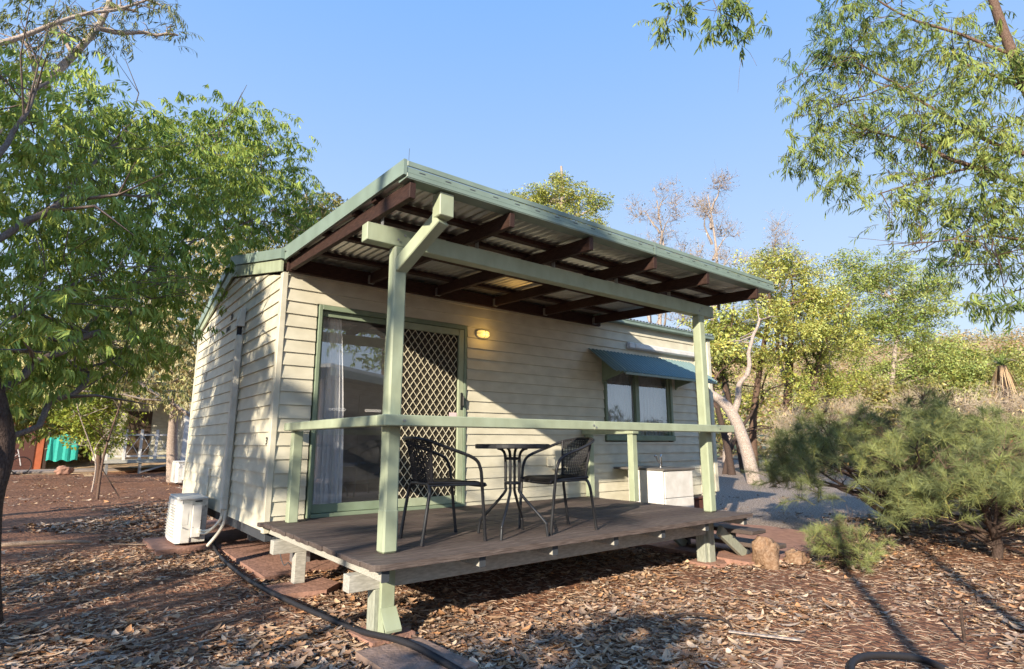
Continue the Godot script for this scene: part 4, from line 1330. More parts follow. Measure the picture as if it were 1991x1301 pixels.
func build_surrounds() -> void:
	boulder("rock", "large tan rock standing beside the bottom step", Vector3(4.13, 0.10, 2.52), Vector3(0.125, 0.17, 0.12), M.rock, 3)
	boulder("rock", "small tan rock half hidden by the shrub near the steps", Vector3(4.50, 0.05, 2.62), Vector3(0.10, 0.09, 0.09), M.rock, 8)
	boulder("boulder", "low red boulder beside the far road on the left", Vector3(-1.30, 0.12, -23.2), Vector3(0.26, 0.17, 0.22), M.red_concrete, 5)
	# fallen wood and bark
	single("fallen_stick", pipe(smooth_path([Vector3(-2.05, 0.03, -3.62), Vector3(-1.75, 0.05, -3.45), Vector3(-1.40, 0.04, -3.38), Vector3(-1.12, 0.03, -3.2)], 4), [0.028, 0.030, 0.026, 0.03, 0.026, 0.025, 0.024, 0.024, 0.022, 0.02, 0.02, 0.018, 0.014], 8), M.dry_wood, "pale fallen stick on the ground left of the air conditioner", "stick")
	single("bark_strip", bar(Vector3(1.955, 0.028, 3.43), Vector3(2.175, 0.022, 3.79), 0.034, 0.009, Vector3.UP, 0.003), M.bark_pale, "long pale bark strip lying on the litter at lower right", "bark")
	single("stake", pipe([Vector3(3.04, 0.0, 4.39), Vector3(3.045, 0.17, 4.39), Vector3(3.05, 0.19, 4.39)], [0.010, 0.010, 0.014], 7), M.bark_dark, "short dark stake standing in the litter at lower right", "stake")
	single("fallen_stick", pipe(smooth_path([Vector3(1.85, 0.03, 3.05), Vector3(1.98, 0.06, 3.12), Vector3(2.10, 0.05, 3.30), Vector3(2.02, 0.02, 3.42)], 4), [0.009], 6), M.bark_dark, "thin dark curved twig on the litter left of the bark strip", "stick")
	single("fallen_stick", pipe([Vector3(-1.05, 0.03, 1.35), Vector3(-0.75, 0.035, 1.22), Vector3(-0.50, 0.03, 1.18)], [0.008, 0.009, 0.006], 6), M.dry_wood, "thin straight twig on dark soil in the left foreground", "stick")
	single("fallen_stick", pipe([Vector3(-0.95, 0.03, -2.9), Vector3(-0.6, 0.03, -2.6)], [0.01, 0.007], 6), M.dry_wood, "short pale twig on the ground near the air conditioner pad", "stick")
	# neighbouring cabin far on the left
	var nc := thing("neighbour_cabin", "distant pale cabin with a white cross-braced balustrade behind the trees", "cabin", Vector3(0.1, 0.0, -22.0))
	part("deck", bx(Vector3(-0.25, 0.42, -1.6), Vector3(2.25, 0.55, 0.05), 0.01), M.grey_timber, nc)
	for x in [-0.1, 1.0, 2.1]:
		part("stump", bx(Vector3(x - 0.05, 0.0, -0.1), Vector3(x + 0.05, 0.419, 0.0), 0.004), M.galvanised, nc)
	part("strut", bar(Vector3(1.0, 0.05, 0.0), Vector3(2.1, 0.40, 0.0), 0.05, 0.07), M.galvanised, nc)
	for x in [-0.15, 0.42, 0.95, 1.48, 2.05]:
		part("balustrade_post", bx(Vector3(x - 0.05, 0.551, -0.08), Vector3(x + 0.05, 1.75, 0.02), 0.006), M.white_enamel, nc)
	for k in 4:
		var xa: float = [-0.15, 0.42, 0.95, 1.48][k] + 0.055
		var xb: float = [0.42, 0.95, 1.48, 2.05][k] - 0.055
		part("balustrade_rail", bx(Vector3(xa, 1.50, -0.06), Vector3(xb, 1.57, 0.0), 0.004), M.white_enamel, nc)
		part("balustrade_rail", bx(Vector3(xa, 0.66, -0.06), Vector3(xb, 0.73, 0.0), 0.004), M.white_enamel, nc)
		part("cross_brace", bar(Vector3(xa, 0.74, -0.02), Vector3(xb, 1.49, -0.02), 0.02, 0.05, Vector3.BACK), M.white_enamel, nc)
		part("cross_brace", bar(Vector3(xb, 0.74, -0.045), Vector3(xa, 1.49, -0.045), 0.02, 0.05, Vector3.BACK), M.white_enamel, nc)
	part("wall", bx(Vector3(-0.4, 0.45, -4.6), Vector3(5.5, 2.95, -1.65), 0.01), M.cream_board, nc)
	for k in 19:
		part("weatherboard", bx(Vector3(-0.4, 0.46 + 0.13 * k, -1.648), Vector3(5.5, 0.575 + 0.13 * k, -1.625), 0.004), M.cream_board, nc)
	part("door", bx(Vector3(0.5, 0.56, -1.62), Vector3(1.4, 2.55, -1.59), 0.004), M.interior_wall, nc)
	part("side_wing", bx(Vector3(2.35, 0.45, -1.6), Vector3(5.5, 2.95, 0.4), 0.01), M.white_enamel, nc)
	part("roof", bx(Vector3(-0.7, 2.96, -4.9), Vector3(5.8, 3.08, 0.6), 0.02), M.zinc, nc)
	# red shed and teal tarp farther left
	var sh := thing("red_shed", "distant red-orange shed wall glimpsed past the left tree trunk", "shed", Vector3(-3.9, 0.0, -29.0))
	part("wall", bx(Vector3(-3.0, 0.0, -3.0), Vector3(1.8, 2.3, 0.0), 0.01), M.red_wall, sh)
	part("door", bx(Vector3(0.55, 0.02, 0.001), Vector3(1.5, 1.9, 0.03), 0.004), M.brown_plastic, sh)
	part("roof", bx(Vector3(-3.2, 2.305, -3.2), Vector3(2.0, 2.4, 0.4), 0.02), M.zinc, sh)
	part("post", bx(Vector3(1.85, 0.0, 0.0), Vector3(1.97, 2.3, 0.12), 0.004), M.bark_dark, sh)
	var tp := MB.new()
	for k in 12:
		var xa := -1.95 + 0.095 * k
		var fa := 0.06 * sin(k * 1.9)
		var fb := 0.06 * sin((k + 1) * 1.9)
		tp.poly([Vector3(xa, 0.42 + 0.05 * sin(k * 1.3), -27.9 + fa), Vector3(xa + 0.095, 0.42 + 0.05 * sin((k + 1) * 1.3), -27.9 + fb), Vector3(xa + 0.095, 1.62 - 0.03 * absf(k - 5), -27.98 + fb * 0.4), Vector3(xa, 1.62 - 0.03 * absf(k - 6), -27.98 + fa * 0.4)], Vector3.BACK)
	single("tarp", tp, M.teal_cloth, "bright teal cloth hanging in the distance beside the red shed", "tarp")
	var fence := thing("timber_screen", "brown timber screen far behind the saplings on the left", "screen", Vector3(-0.35, 0, -27.2))
	for k in 9:
		part("plank", bx(Vector3(0.14 * k, 0.3, 0.0), Vector3(0.14 * k + 0.125, 1.25, 0.04), 0.004), M.red_timber, fence)
	# bicycle leaning by the shed
	var bk := thing("bicycle", "small white bicycle leaning near the distant red shed", "bicycle", Vector3(-3.15, 0.34, -24.2), deg_to_rad(15))
	for x in [-0.52, 0.52]:
		var wheel := MB.new()
		var ring := []
		for k in 25:
			var a := TAU * k / 24.0
			ring.append(Vector3(x + cos(a) * 0.33, sin(a) * 0.33, 0))
		wheel.tube(ring, [0.022], 6, false)
		for k in 8:
			var a := TAU * k / 8.0
			wheel.tube([Vector3(x, 0, 0), Vector3(x + cos(a) * 0.33, sin(a) * 0.33, 0)], [0.004], 4, false)
		part("wheel", wheel, M.black_rubber, bk)
	part("frame", pipe([Vector3(-0.52, 0, 0), Vector3(-0.1, -0.02, 0), Vector3(0.38, 0.45, 0), Vector3(-0.2, 0.40, 0), Vector3(-0.1, -0.02, 0)], [0.022], 6), M.bike_white, bk)
	part("fork", pipe([Vector3(0.52, 0, 0), Vector3(0.36, 0.62, 0)], [0.02], 6), M.bike_white, bk)
	part("handlebar", pipe([Vector3(0.36, 0.62, -0.25), Vector3(0.33, 0.66, 0), Vector3(0.36, 0.62, 0.25)], [0.016], 6), M.black_plastic, bk)
	part("saddle", bx(Vector3(-0.36, 0.54, -0.06), Vector3(-0.1, 0.58, 0.06), 0.015), M.black_plastic, bk)
	part("seat_post", pipe([Vector3(-0.2, 0.40, 0), Vector3(-0.23, 0.54, 0)], [0.015], 6), M.bike_white, bk)
	# guy wire of the sapling
	single("guy_stake", pipe([Vector3(-0.80, 0.75, -10.6), Vector3(-0.36, 0.02, -10.4)], [0.013], 6), M.bark_dark, "thin dark stake slanting down beside the thicker sapling", "stake")
	# cabin across the way, mirrored in the door glass
	var oc := thing("opposite_cabin", "brown weatherboard cabin across the way, seen mirrored in the sliding door", "cabin", Vector3(3.4, 0.0, 7.5), deg_to_rad(-36))
	part("wall", bx(Vector3(0.0, 0.4, 0.3), Vector3(8.0, 2.75, 4.0), 0.01), M.brown_board, oc)
	for k in 18:
		part("weatherboard", bx(Vector3(0.0, 0.40 + 0.13 * k, 0.27), Vector3(8.0, 0.515 + 0.13 * k, 0.298), 0.005), M.brown_board, oc)
	part("roof", bx(Vector3(-0.3, 2.95, -0.1), Vector3(8.3, 3.05, 4.3), 0.01), M.zinc, oc)
	part("fascia", bx(Vector3(-0.3, 2.76, -0.14), Vector3(8.3, 2.949, -0.10), 0.004), M.green_gutter, oc)
	part("door", bx(Vector3(1.6, 0.5, 0.24), Vector3(2.5, 2.45, 0.268), 0.004), M.interior_wall, oc)
	part("window", bx(Vector3(3.6, 1.2, 0.24), Vector3(5.2, 2.4, 0.268), 0.004), M.table_glass, oc)
	part("deck", bx(Vector3(0.0, 0.3, -0.1), Vector3(4.5, 0.40, 0.265), 0.004), M.deck_board, oc)

# ------------------------------------------------------------------ plants
func spray_hanging(seed_: int, leaves: int, L: float, W: float, reach: float, hang := 0.75) -> ArrayMesh:
	# a twig that arches out and down, with long hanging leaves
	var r := RandomNumberGenerator.new()
	r.seed = seed_
	var b := MB.new()
	var p := []
	for i in 6:
		var f := i / 5.0
		p.append(Vector3(reach * f, 0.06 * f - reach * 0.6 * f * f, 0.03 * sin(f * 4.0 + seed_)))
	b.col = Color(0.9, 0.6, 0.45)
	b.tube(p, [0.004, 0.0035, 0.003, 0.0025, 0.002, 0.0012], 3, false)
	for k in leaves:
		var f := (k + r.randf()) / leaves
		var i := mini(int(f * 5.0), 4)
		var q: Vector3 = p[i].lerp(p[i + 1], f * 5.0 - i)
		var a := r.randf() * TAU
		var d := Vector3(cos(a), 0, sin(a)) * (1.0 - hang) + Vector3(r.randf_range(-0.3, 0.5), -hang + r.randf_range(-0.25, 0.3), r.randf_range(-0.35, 0.35))
		var t := r.randf_range(0.72, 1.25)
		var y := r.randf()
		var tint := Color(t * (1.0 + 0.25 * y), t, t * (1.0 - 0.3 * y))
		b.leaf(q, d, Vector3(cos(a * 3.1), r.randf_range(-0.5, 0.6), sin(a * 3.1)), L * r.randf_range(0.7, 1.25), W * r.randf_range(0.8, 1.2), r.randf_range(0.0, 0.35), tint)
	return b.mesh()

func spray_broad(seed_: int, leaves: int, L: float, W: float, size: float) -> ArrayMesh:
	# a loose bunch of broader leaves pointing up and out
	var r := RandomNumberGenerator.new()
	r.seed = seed_
	var b := MB.new()
	b.col = Color(0.8, 0.55, 0.4)
	for k in 4:
		var a := TAU * (k + r.randf()) / 4.0
		b.tube([Vector3.ZERO, Vector3(cos(a) * size * 0.5, size * 0.35, sin(a) * size * 0.5), Vector3(cos(a) * size, size * 0.4, sin(a) * size)], [0.008, 0.005, 0.003], 3, false)
	for k in leaves:
		var a := r.randf() * TAU
		var f := sqrt(r.randf())
		var q := Vector3(cos(a) * f * size, size * r.randf_range(-0.15, 0.6), sin(a) * f * size)
		var d := Vector3(cos(a + r.randf_range(-1, 1)), r.randf_range(-0.7, 0.5), sin(a + r.randf_range(-1, 1)))
		var t := r.randf_range(0.7, 1.25)
		b.leaf(q, d, Vector3(r.randf_range(-0.6, 0.6), 1, r.randf_range(-0.6, 0.6)), L * r.randf_range(0.7, 1.2), W * r.randf_range(0.8, 1.2), r.randf_range(0.0, 0.3), Color(t * r.randf_range(0.9, 1.2), t, t * r.randf_range(0.6, 1.0)))
	return b.mesh()

func spray_needles(seed_: int, count: int, L: float, size: float) -> ArrayMesh:
	# a feathery twig with fine needles sweeping forward along it
	var r := RandomNumberGenerator.new()
	r.seed = seed_
	var b := MB.new()
	b.col = Color(1.1, 0.75, 0.6)
	var p := [Vector3.ZERO, Vector3(size * 0.35, size * 0.35, 0.0), Vector3(size * 0.7, size * 0.55, 0.02)]
	b.tube(p, [0.005, 0.0035, 0.002], 3, false)
	for k in count:
		var f := sqrt(float(k) / count)
		var q: Vector3 = p[0].lerp(p[1], f * 2.0) if f < 0.5 else p[1].lerp(p[2], f * 2.0 - 1.0)
		var a := r.randf() * TAU
		var d := (Vector3(0.35, 0.45, 0.0) + Vector3(r.randfn(), r.randfn() * 0.8, r.randfn()) * 0.62).normalized()
		var l := L * r.randf_range(0.6, 1.2)
		var side := d.cross(Vector3(cos(a), sin(a), 0.3)).normalized() * 0.0017
		var t := r.randf_range(0.65, 1.35)
		var s := b.v.size()
		var nn := side.cross(d).normalized()
		var tip := q + d * l + Vector3(0, -0.12 * l, 0)
		for w in [q - side, q + side, (q + tip) * 0.5 + side * 0.8 + Vector3(0, 0.03 * l, 0), (q + tip) * 0.5 - side * 0.8 + Vector3(0, 0.03 * l, 0), tip]:
			b.v.append(w)
			b.n.append(nn)
			b.u.append(Vector2.ZERO)
			b.c.append(Color(t * 1.05, t, t * 0.8))
		b.idx.append_array([s, s + 2, s + 1, s, s + 3, s + 2, s + 3, s + 4, s + 2])
	return b.mesh()

func spray_twigs(seed_: int, size: float, leaves := 0) -> ArrayMesh:
	# bare branching twigs, with a few dead leaves
	var r := RandomNumberGenerator.new()
	r.seed = seed_
	var b := MB.new()
	b.col = Color.WHITE
	for k in 7:
		var a := r.randf() * TAU
		var d := Vector3(cos(a) * 0.7, r.randf_range(0.3, 1.0), sin(a) * 0.7).normalized()
		var m := d * size * 0.5 + Vector3(r.randf_range(-0.1, 0.1), 0, r.randf_range(-0.1, 0.1)) * size
		var e := d * size + Vector3(r.randf_range(-0.2, 0.2), 0.1, r.randf_range(-0.2, 0.2)) * size
		b.tube([Vector3.ZERO, m, e], [0.008, 0.005, 0.0025], 3, false)
		for j in 2:
			var q := m.lerp(e, r.randf())
			b.tube([q, q + Vector3(r.randf_range(-1, 1), r.randf_range(0, 1), r.randf_range(-1, 1)) * size * 0.35], [0.004, 0.002], 3, false)
	for k in leaves:
		var q := Vector3(r.randf_range(-1, 1), r.randf_range(0.2, 1), r.randf_range(-1, 1)) * size * 0.8
		var t := r.randf_range(0.6, 1.2)
		b.leaf(q, Vector3(r.randf_range(-1, 1), r.randf_range(-1, 0.3), r.randf_range(-1, 1)), Vector3.UP, 0.10, 0.02, 0.2, Color(t, t * 0.85, t * 0.6))
	return b.mesh()

func scatter(parent: Node, called: String, meshes: Array, m: Material, places: Array, tints: Array) -> void:
	# places: transforms; shared out over the mesh variants
	for v in meshes.size():
		var ids := []
		for k in places.size():
			if k % meshes.size() == v:
				ids.append(k)
		if ids.is_empty():
			continue
		var mm := MultiMesh.new()
		mm.transform_format = MultiMesh.TRANSFORM_3D
		mm.use_colors = true
		mm.mesh = meshes[v]
		mm.instance_count = ids.size()
		for i in ids.size():
			mm.set_instance_transform(i, places[ids[i]])
			mm.set_instance_color(i, tints[ids[i]])
		var o := MultiMeshInstance3D.new()
		o.name = called
		o.multimesh = mm
		o.material_override = m
		o.set_meta("kind", "stuff")
		parent.add_child(o, true)

func foliage(parent: Node, clumps: Array, meshes: Array, per: float, lo: Color, hi: Color, sc: float, tilt := 0.35, flat := 0.85, m: Material = null) -> void:
	var places := []
	var tints := []
	var org: Vector3 = parent.position
	for c in clumps:
		var n := int(per * c[3] * c[3]) + 3
		var warm := R.randf()
		for k in n:
			var d := Vector3(R.randfn(), R.randfn() * flat, R.randfn()).normalized()
			var f := pow(R.randf(), 0.42)
			# uneven outline: some directions reach farther
			f *= 0.82 + 0.36 * absf(sin(d.x * 4.1 + c[0] * 3.0) * cos(d.z * 3.7 + c[1] * 5.0))
			var p: Vector3 = Vector3(c[0], c[1], c[2]) + Vector3(d.x, d.y * flat, d.z) * f * c[3] - org
			var bs := Basis(Vector3.UP, R.randf() * TAU) * Basis(Vector3.RIGHT, R.randfn() * tilt) * Basis(Vector3.BACK, R.randfn() * tilt)
			places.append(Transform3D(bs.scaled(Vector3.ONE * sc * R.randf_range(0.75, 1.25)), p))
			tints.append(lo.lerp(hi, clampf(0.6 * warm + R.randf_range(-0.1, 0.5), 0.0, 1.0)))
	scatter(parent, "foliage", meshes, m if m else M.foliage, places, tints)

func limb(parent: Node, a: Vector3, b: Vector3, r0: float, r1: float, bark: Material, bow := 0.12, twigs := 0, reach := 0.5, sides := 7) -> void:
	var mb := MB.new()
	var n := 6
	var p := []
	var rr := []
	var off := Vector3(R.randf_range(-1, 1), R.randf_range(0.0, 1.0), R.randf_range(-1, 1)) * bow * a.distance_to(b)
	for i in n + 1:
		var f := float(i) / n
		p.append(a.lerp(b, f) + off * sin(PI * f) * 0.5 + Vector3(R.randfn(), R.randfn(), R.randfn()) * 0.012 * a.distance_to(b) * (1.0 if i > 0 and i < n else 0.0))
		rr.append(lerpf(r0, r1, pow(f, 0.8)))
	mb.tube(smooth_path(p, 2), expand(rr, 2), sides)
	for k in twigs:
		var f := R.randf_range(0.35, 1.0)
		var i := mini(int(f * n), n - 1)
		var q: Vector3 = p[i].lerp(p[i + 1], f * n - i)
		var d := Vector3(R.randfn(), R.randfn() * 0.6 + 0.2, R.randfn()).normalized() * reach * R.randf_range(0.5, 1.1)
		var kink := Vector3(R.randfn(), R.randfn(), R.randfn()) * 0.08 * reach
		mb.tube([q, q + d * 0.5 + kink, q + d], [maxf(r1 * 0.7, 0.006), maxf(r1 * 0.5, 0.005), 0.003], 4, false)
		var q2 := q + d * 0.5 + kink
		mb.tube([q2, q2 + (d + Vector3(R.randfn(), R.randfn(), R.randfn()) * reach * 0.5) * 0.5], [maxf(r1 * 0.4, 0.004), 0.002], 3, false)
	part("branch", mb, bark, parent)

func expand(r: Array, each: int) -> Array:
	var out := []
	for i in r.size() - 1:
		for k in each:
			out.append(lerpf(r[i], r[i + 1], float(k) / each))
	out.append(r[r.size() - 1])
	return out

func trunk(parent: Node, p: Array, r: Array, bark: Material, sides := 12) -> void:
	part("trunk", pipe(smooth_path(p, 4), expand(r, 4), sides), bark, parent)

func auto_tree(called: String, label: String, group: String, base: Vector3, tr: float, bark: Material, clumps: Array, meshes: Array, per: float, lo: Color, hi: Color, sc: float, tilt := 0.35, twigs := 6) -> Node3D:
	base.y = ground_y(base.x, base.z) - 0.05
	var t := thing(called, label, "tree", base, 0.0, group)
	var mid := Vector3.ZERO
	for c in clumps:
		mid += Vector3(c[0], c[1], c[2]) / clumps.size()
	mid -= base
	var top := mid + Vector3(0, 0.15, 0) * mid.y
	var p := [Vector3.ZERO, Vector3(mid.x * 0.12 + R.randf_range(-0.1, 0.1), mid.y * 0.28, mid.z * 0.12 + R.randf_range(-0.1, 0.1)), Vector3(mid.x * 0.45, mid.y * 0.62, mid.z * 0.45), mid, top]
	trunk(t, p, [tr, tr * 0.78, tr * 0.6, tr * 0.36, tr * 0.2], bark)
	var path := smooth_path(p, 4)
	for c in clumps:
		var cc := Vector3(c[0], c[1], c[2]) - base
		var best: Vector3 = path[path.size() / 3]
		var bd := 1e9
		for q in path.slice(path.size() / 4):
			var d: float = q.distance_to(cc) + maxf(0.0, q.y - cc.y + 0.3 * c[3]) * 2.0
			if d < bd:
				bd = d
				best = q
		if bd > 0.15:
			limb(t, best, cc, clampf(tr * 0.35, 0.02, 0.12), 0.012 + tr * 0.04, bark, 0.15, twigs, c[3] * 0.8, 6)
	foliage(t, clumps, meshes, per, lo, hi, sc, tilt)
	return t

func build_plants() -> void:
	var gum := [spray_hanging(1, 15, 0.115, 0.0115, 0.26), spray_hanging(2, 17, 0.10, 0.0105, 0.30), spray_hanging(3, 14, 0.125, 0.0125, 0.22)]
	var fine := [spray_hanging(4, 16, 0.10, 0.0075, 0.30), spray_hanging(5, 14, 0.115, 0.008, 0.34), spray_hanging(6, 18, 0.09, 0.0085, 0.24)]
	var big := [spray_hanging(7, 16, 0.17, 0.018, 0.4), spray_hanging(8, 16, 0.16, 0.020, 0.36)]
	var broad := [spray_broad(11, 22, 0.16, 0.036, 0.34), spray_broad(12, 20, 0.18, 0.040, 0.38), spray_broad(13, 24, 0.14, 0.034, 0.30)]
	var needles := [spray_needles(21, 120, 0.15, 0.26), spray_needles(22, 110, 0.17, 0.28), spray_needles(23, 130, 0.14, 0.24)]
	var bare := [spray_twigs(31, 0.5, 5), spray_twigs(32, 0.6, 3), spray_twigs(33, 0.45, 7)]
	var g_lo := Color(0.11, 0.20, 0.035)
	var g_hi := Color(0.39, 0.51, 0.145)
	# --- the big gum at the left edge
	var A := thing("gum_tree", "large leafy gum tree with dark trunk at the left edge", "tree", Vector3(-1.83, ground_y(-1.83, 0.15) - 0.05, 0.15))
	var o := A.position
	trunk(A, [Vector3(-0.02, 0, 0), Vector3(-0.05, 0.35, 0.0), Vector3(-0.09, 0.85, -0.02), Vector3(-0.08, 1.30, -0.08), Vector3(-0.26, 1.9, -0.05), Vector3(-0.50, 2.7, 0.05), Vector3(-0.60, 3.4, -0.1), Vector3(-0.50, 4.3, -0.5)], [0.12, 0.085, 0.075, 0.075, 0.06, 0.045, 0.035, 0.02], M.bark_dark)
	for e in [
		[Vector3(-1.87, 1.10, 0.12), Vector3(-1.42, 1.83, -0.75), 0.045, 0.03, 3],
		[Vector3(-1.42, 1.83, -0.75), Vector3(-0.95, 2.35, -1.85), 0.03, 0.012, 6],
		[Vector3(-1.93, 1.50, 0.08), Vector3(-1.40, 2.20, -0.90), 0.055, 0.04, 4],
		[Vector3(-1.40, 2.20, -0.90), Vector3(-0.48, 3.84, -2.83), 0.04, 0.022, 10],
		[Vector3(-0.48, 3.84, -2.83), Vector3(0.40, 5.2, -3.3), 0.022, 0.010, 9],
		[Vector3(-0.48, 3.84, -2.83), Vector3(0.9, 4.7, -3.55), 0.018, 0.008, 8],
		[Vector3(-2.08, 2.60, 0.10), Vector3(-1.72, 3.25, -0.45), 0.05, 0.038, 3],
		[Vector3(-1.72, 3.25, -0.45), Vector3(-0.95, 4.05, -2.0), 0.034, 0.015, 9],
		[Vector3(-1.72, 3.25, -0.45), Vector3(-1.35, 4.7, -1.7), 0.03, 0.012, 9],
		[Vector3(-0.95, 4.05, -2.0), Vector3(-0.25, 5.7, -3.1), 0.018, 0.008, 8],
		[Vector3(-2.10, 3.30, 0.05), Vector3(-2.02, 4.35, -0.75), 0.04, 0.018, 8],
		[Vector3(-2.0, 1.95, 0.05), Vector3(-1.62, 2.55, -0.6), 0.03, 0.012, 7],
		[Vector3(-1.62, 2.55, -0.6), Vector3(-1.1, 3.1, -1.6), 0.018, 0.008, 8],
	]:
		limb(A, e[0] - o + Vector3(-0.12, 0, 0.1), e[1] - o + Vector3(0, 0, 0.35 if e[0].y > 1.2 else 0.1), e[2] * 0.55, e[3] * 0.7, M.bark_grey, 0.10, e[4], 0.8, 8)
	foliage(A, CL_A, gum, 270, g_lo, g_hi, 0.74, 0.35)
	foliage(A, CL_A2, gum, 270, g_lo, g_hi, 0.76, 0.35)
	# --- pale gum reaching in at the top left
	var B := auto_tree("gum_tree", "sparse pale-limbed gum reaching in at the top left corner", "", Vector3(-4.6, 0, -6.4), 0.15, M.bark_pale, CL_B, fine, 75, Color(0.12, 0.16, 0.06), Color(0.24, 0.27, 0.12), 1.15, 0.4, 9)
	limb(B, Vector3(-3.6, 7.0, -6.0) - B.position, Vector3(-1.25, 9.5, -6.1) - B.position, 0.055, 0.02, M.bark_pale, 0.08, 8, 0.8, 9)
	# --- gum on the right whose crown hangs into the picture
	var D := thing("gum_tree", "fine-leaved gum whose branches hang in from the top right", "tree", Vector3(7.9, ground_y(7.9, 5.6) - 0.05, 5.6))
	o = D.position
	trunk(D, [Vector3.ZERO, Vector3(-0.1, 1.2, -0.1), Vector3(-0.5, 2.5, -0.35), Vector3(-0.95, 3.6, -0.6), Vector3(-1.2, 4.8, -0.85), Vector3(-1.35, 6.4, -1.05), Vector3(-1.3, 8.0, -1.1)], [0.16, 0.13, 0.11, 0.085, 0.06, 0.045, 0.02], M.bark_brown)
	for e in [
		[Vector3(7.35, 3.2, 5.2), Vector3(6.3, 4.3, 4.2), 0.06, 0.04, 5],
		[Vector3(6.3, 4.3, 4.2), Vector3(5.75, 5.2, 3.1), 0.04, 0.014, 12],
		[Vector3(6.3, 4.3, 4.2), Vector3(5.95, 4.2, 3.3), 0.025, 0.010, 10],
		[Vector3(6.9, 4.0, 4.95), Vector3(6.1, 5.6, 3.6), 0.05, 0.018, 10],
		[Vector3(6.1, 5.6, 3.6), Vector3(5.75, 6.3, 2.9), 0.02, 0.008, 9],
		[Vector3(6.1, 5.6, 3.6), Vector3(5.5, 5.25, 2.9), 0.018, 0.007, 9],
		[Vector3(6.7, 4.7, 4.8), Vector3(6.6, 6.0, 4.0), 0.04, 0.014, 9],
		[Vector3(7.4, 2.9, 5.25), Vector3(6.35, 3.5, 4.2), 0.045, 0.018, 9],
		[Vector3(6.35, 3.5, 4.2), Vector3(5.85, 3.45, 3.5), 0.018, 0.007, 9],
		[Vector3(6.35, 3.5, 4.2), Vector3(5.3, 2.55, 4.45), 0.014, 0.005, 6],
		[Vector3(6.6, 5.6, 4.65), Vector3(6.15, 6.9, 3.5), 0.03, 0.016, 6],
		[Vector3(6.15, 6.9, 3.5), Vector3(4.2, 6.65, 2.35), 0.016, 0.007, 5],
		[Vector3(4.2, 6.65, 2.35), Vector3(3.75, 6.3, 1.95), 0.007, 0.003, 3],
		[Vector3(4.2, 6.65, 2.35), Vector3(4.35, 5.55, 2.75), 0.006, 0.002, 1],
		[Vector3(4.35, 5.9, 2.6), Vector3(4.15, 5.2, 2.6), 0.004, 0.0015, 0],
	]:
		limb(D, e[0] - o, e[1] - o, e[2] * 0.7, e[3] * 0.7, M.bark_brown, 0.10, e[4], 0.55, 7)
	foliage(D, CL_D, fine, 260, Color(0.075, 0.145, 0.05), Color(0.31, 0.39, 0.12), 0.85, 0.4)
	foliage(D, CL_D2, gum, 300, Color(0.075, 0.145, 0.05), Color(0.31, 0.39, 0.12), 0.85, 0.3)
	# --- trees behind the cabin and to the right
	var y_lo := Color(0.27, 0.34, 0.09)
	var y_hi := Color(0.61, 0.65, 0.25)
	auto_tree("leafy_tree", "yellow-green treetop showing above the verandah roof", "trees behind the cabin", Vector3(11.6, 0, -9.2), 0.2, M.bark_pale, CL_ROOF, broad, 150, y_lo, y_hi, 0.5, 0.5, 4)
	auto_tree("leafy_tree", "lime-leaved tree with pale limbs just right of the verandah roof", "trees behind the cabin", Vector3(16.6, 0, -4.6), 0.15, M.bark_brown, CL_LIME, broad, 125, y_lo, y_hi, 0.5, 0.5, 5)
	auto_tree("leafy_tree", "spreading light green tree at mid distance before the hill", "trees behind the cabin", Vector3(22.6, 0, -2.6), 0.15, M.bark_pale, CL_GREEN, broad, 120, Color(0.24, 0.34, 0.11), Color(0.52, 0.61, 0.26), 0.54, 0.5, 5)
	auto_tree("leafy_tree", "low lime sapling thicket beside the white leaning trunk", "trees behind the cabin", Vector3(14.8, 0, -4.6), 0.09, M.bark_dark, CL_UNDER, broad, 80, y_lo, y_hi, 0.6, 0.5, 5)
	auto_tree("leafy_tree", "pale grey-green tree just behind the cabin's rear corner", "trees behind the cabin", Vector3(1.45, 0, -15.8), 0.19, M.bark_pale, CL_LEFTPALE, big, 95, Color(0.38, 0.36, 0.20), Color(0.66, 0.61, 0.42), 1.0, 0.5, 7)
	auto_tree("leafy_tree", "bright lime bushy tree far behind the two saplings", "trees behind the cabin", Vector3(-0.5, 0, -16.5), 0.10, M.bark_brown, CL_LEFTLIME, broad, 85, Color(0.17, 0.25, 0.05), Color(0.40, 0.46, 0.11), 0.6, 0.5, 4)
	auto_tree("leafy_tree", "olive treetop just left of the verandah's left roof edge", "trees behind the cabin", Vector3(3.0, 0, -9.6), 0.16, M.bark_pale, CL_BACK, big, 110, Color(0.15, 0.18, 0.06), Color(0.34, 0.33, 0.14), 0.9, 0.5, 5)
	auto_tree("leafy_tree", "broad shady tree far off at the left, over the red shed", "trees behind the cabin", Vector3(-3.4, 0, -19.5), 0.13, M.bark_brown, CL_LEFTFAR, big, 40, Color(0.14, 0.19, 0.05), Color(0.34, 0.36, 0.12), 1.4, 0.5, 4)
	auto_tree("leafy_tree", "airy yellow-green tree between the lime tree and the light green one", "trees behind the cabin", Vector3(20.6, 0, -4.0), 0.13, M.bark_pale, CL_BAND1, broad, 120, y_lo, y_hi, 0.5, 0.5, 6)
	auto_tree("leafy_tree", "pale green bushy tree at the far right below the hill crest", "trees behind the cabin", Vector3(25.6, 0, 0.4), 0.14, M.bark_pale, CL_BAND2, broad, 115, Color(0.27, 0.33, 0.12), Color(0.56, 0.60, 0.26), 0.66, 0.5, 5)
	auto_tree("leafy_tree", "low olive tree just above the large feathery shrub", "trees behind the cabin", Vector3(22.0, 0, -0.4), 0.09, M.bark_brown, CL_BAND3, broad, 115, Color(0.26, 0.28, 0.10), Color(0.52, 0.50, 0.24), 0.6, 0.5, 6)
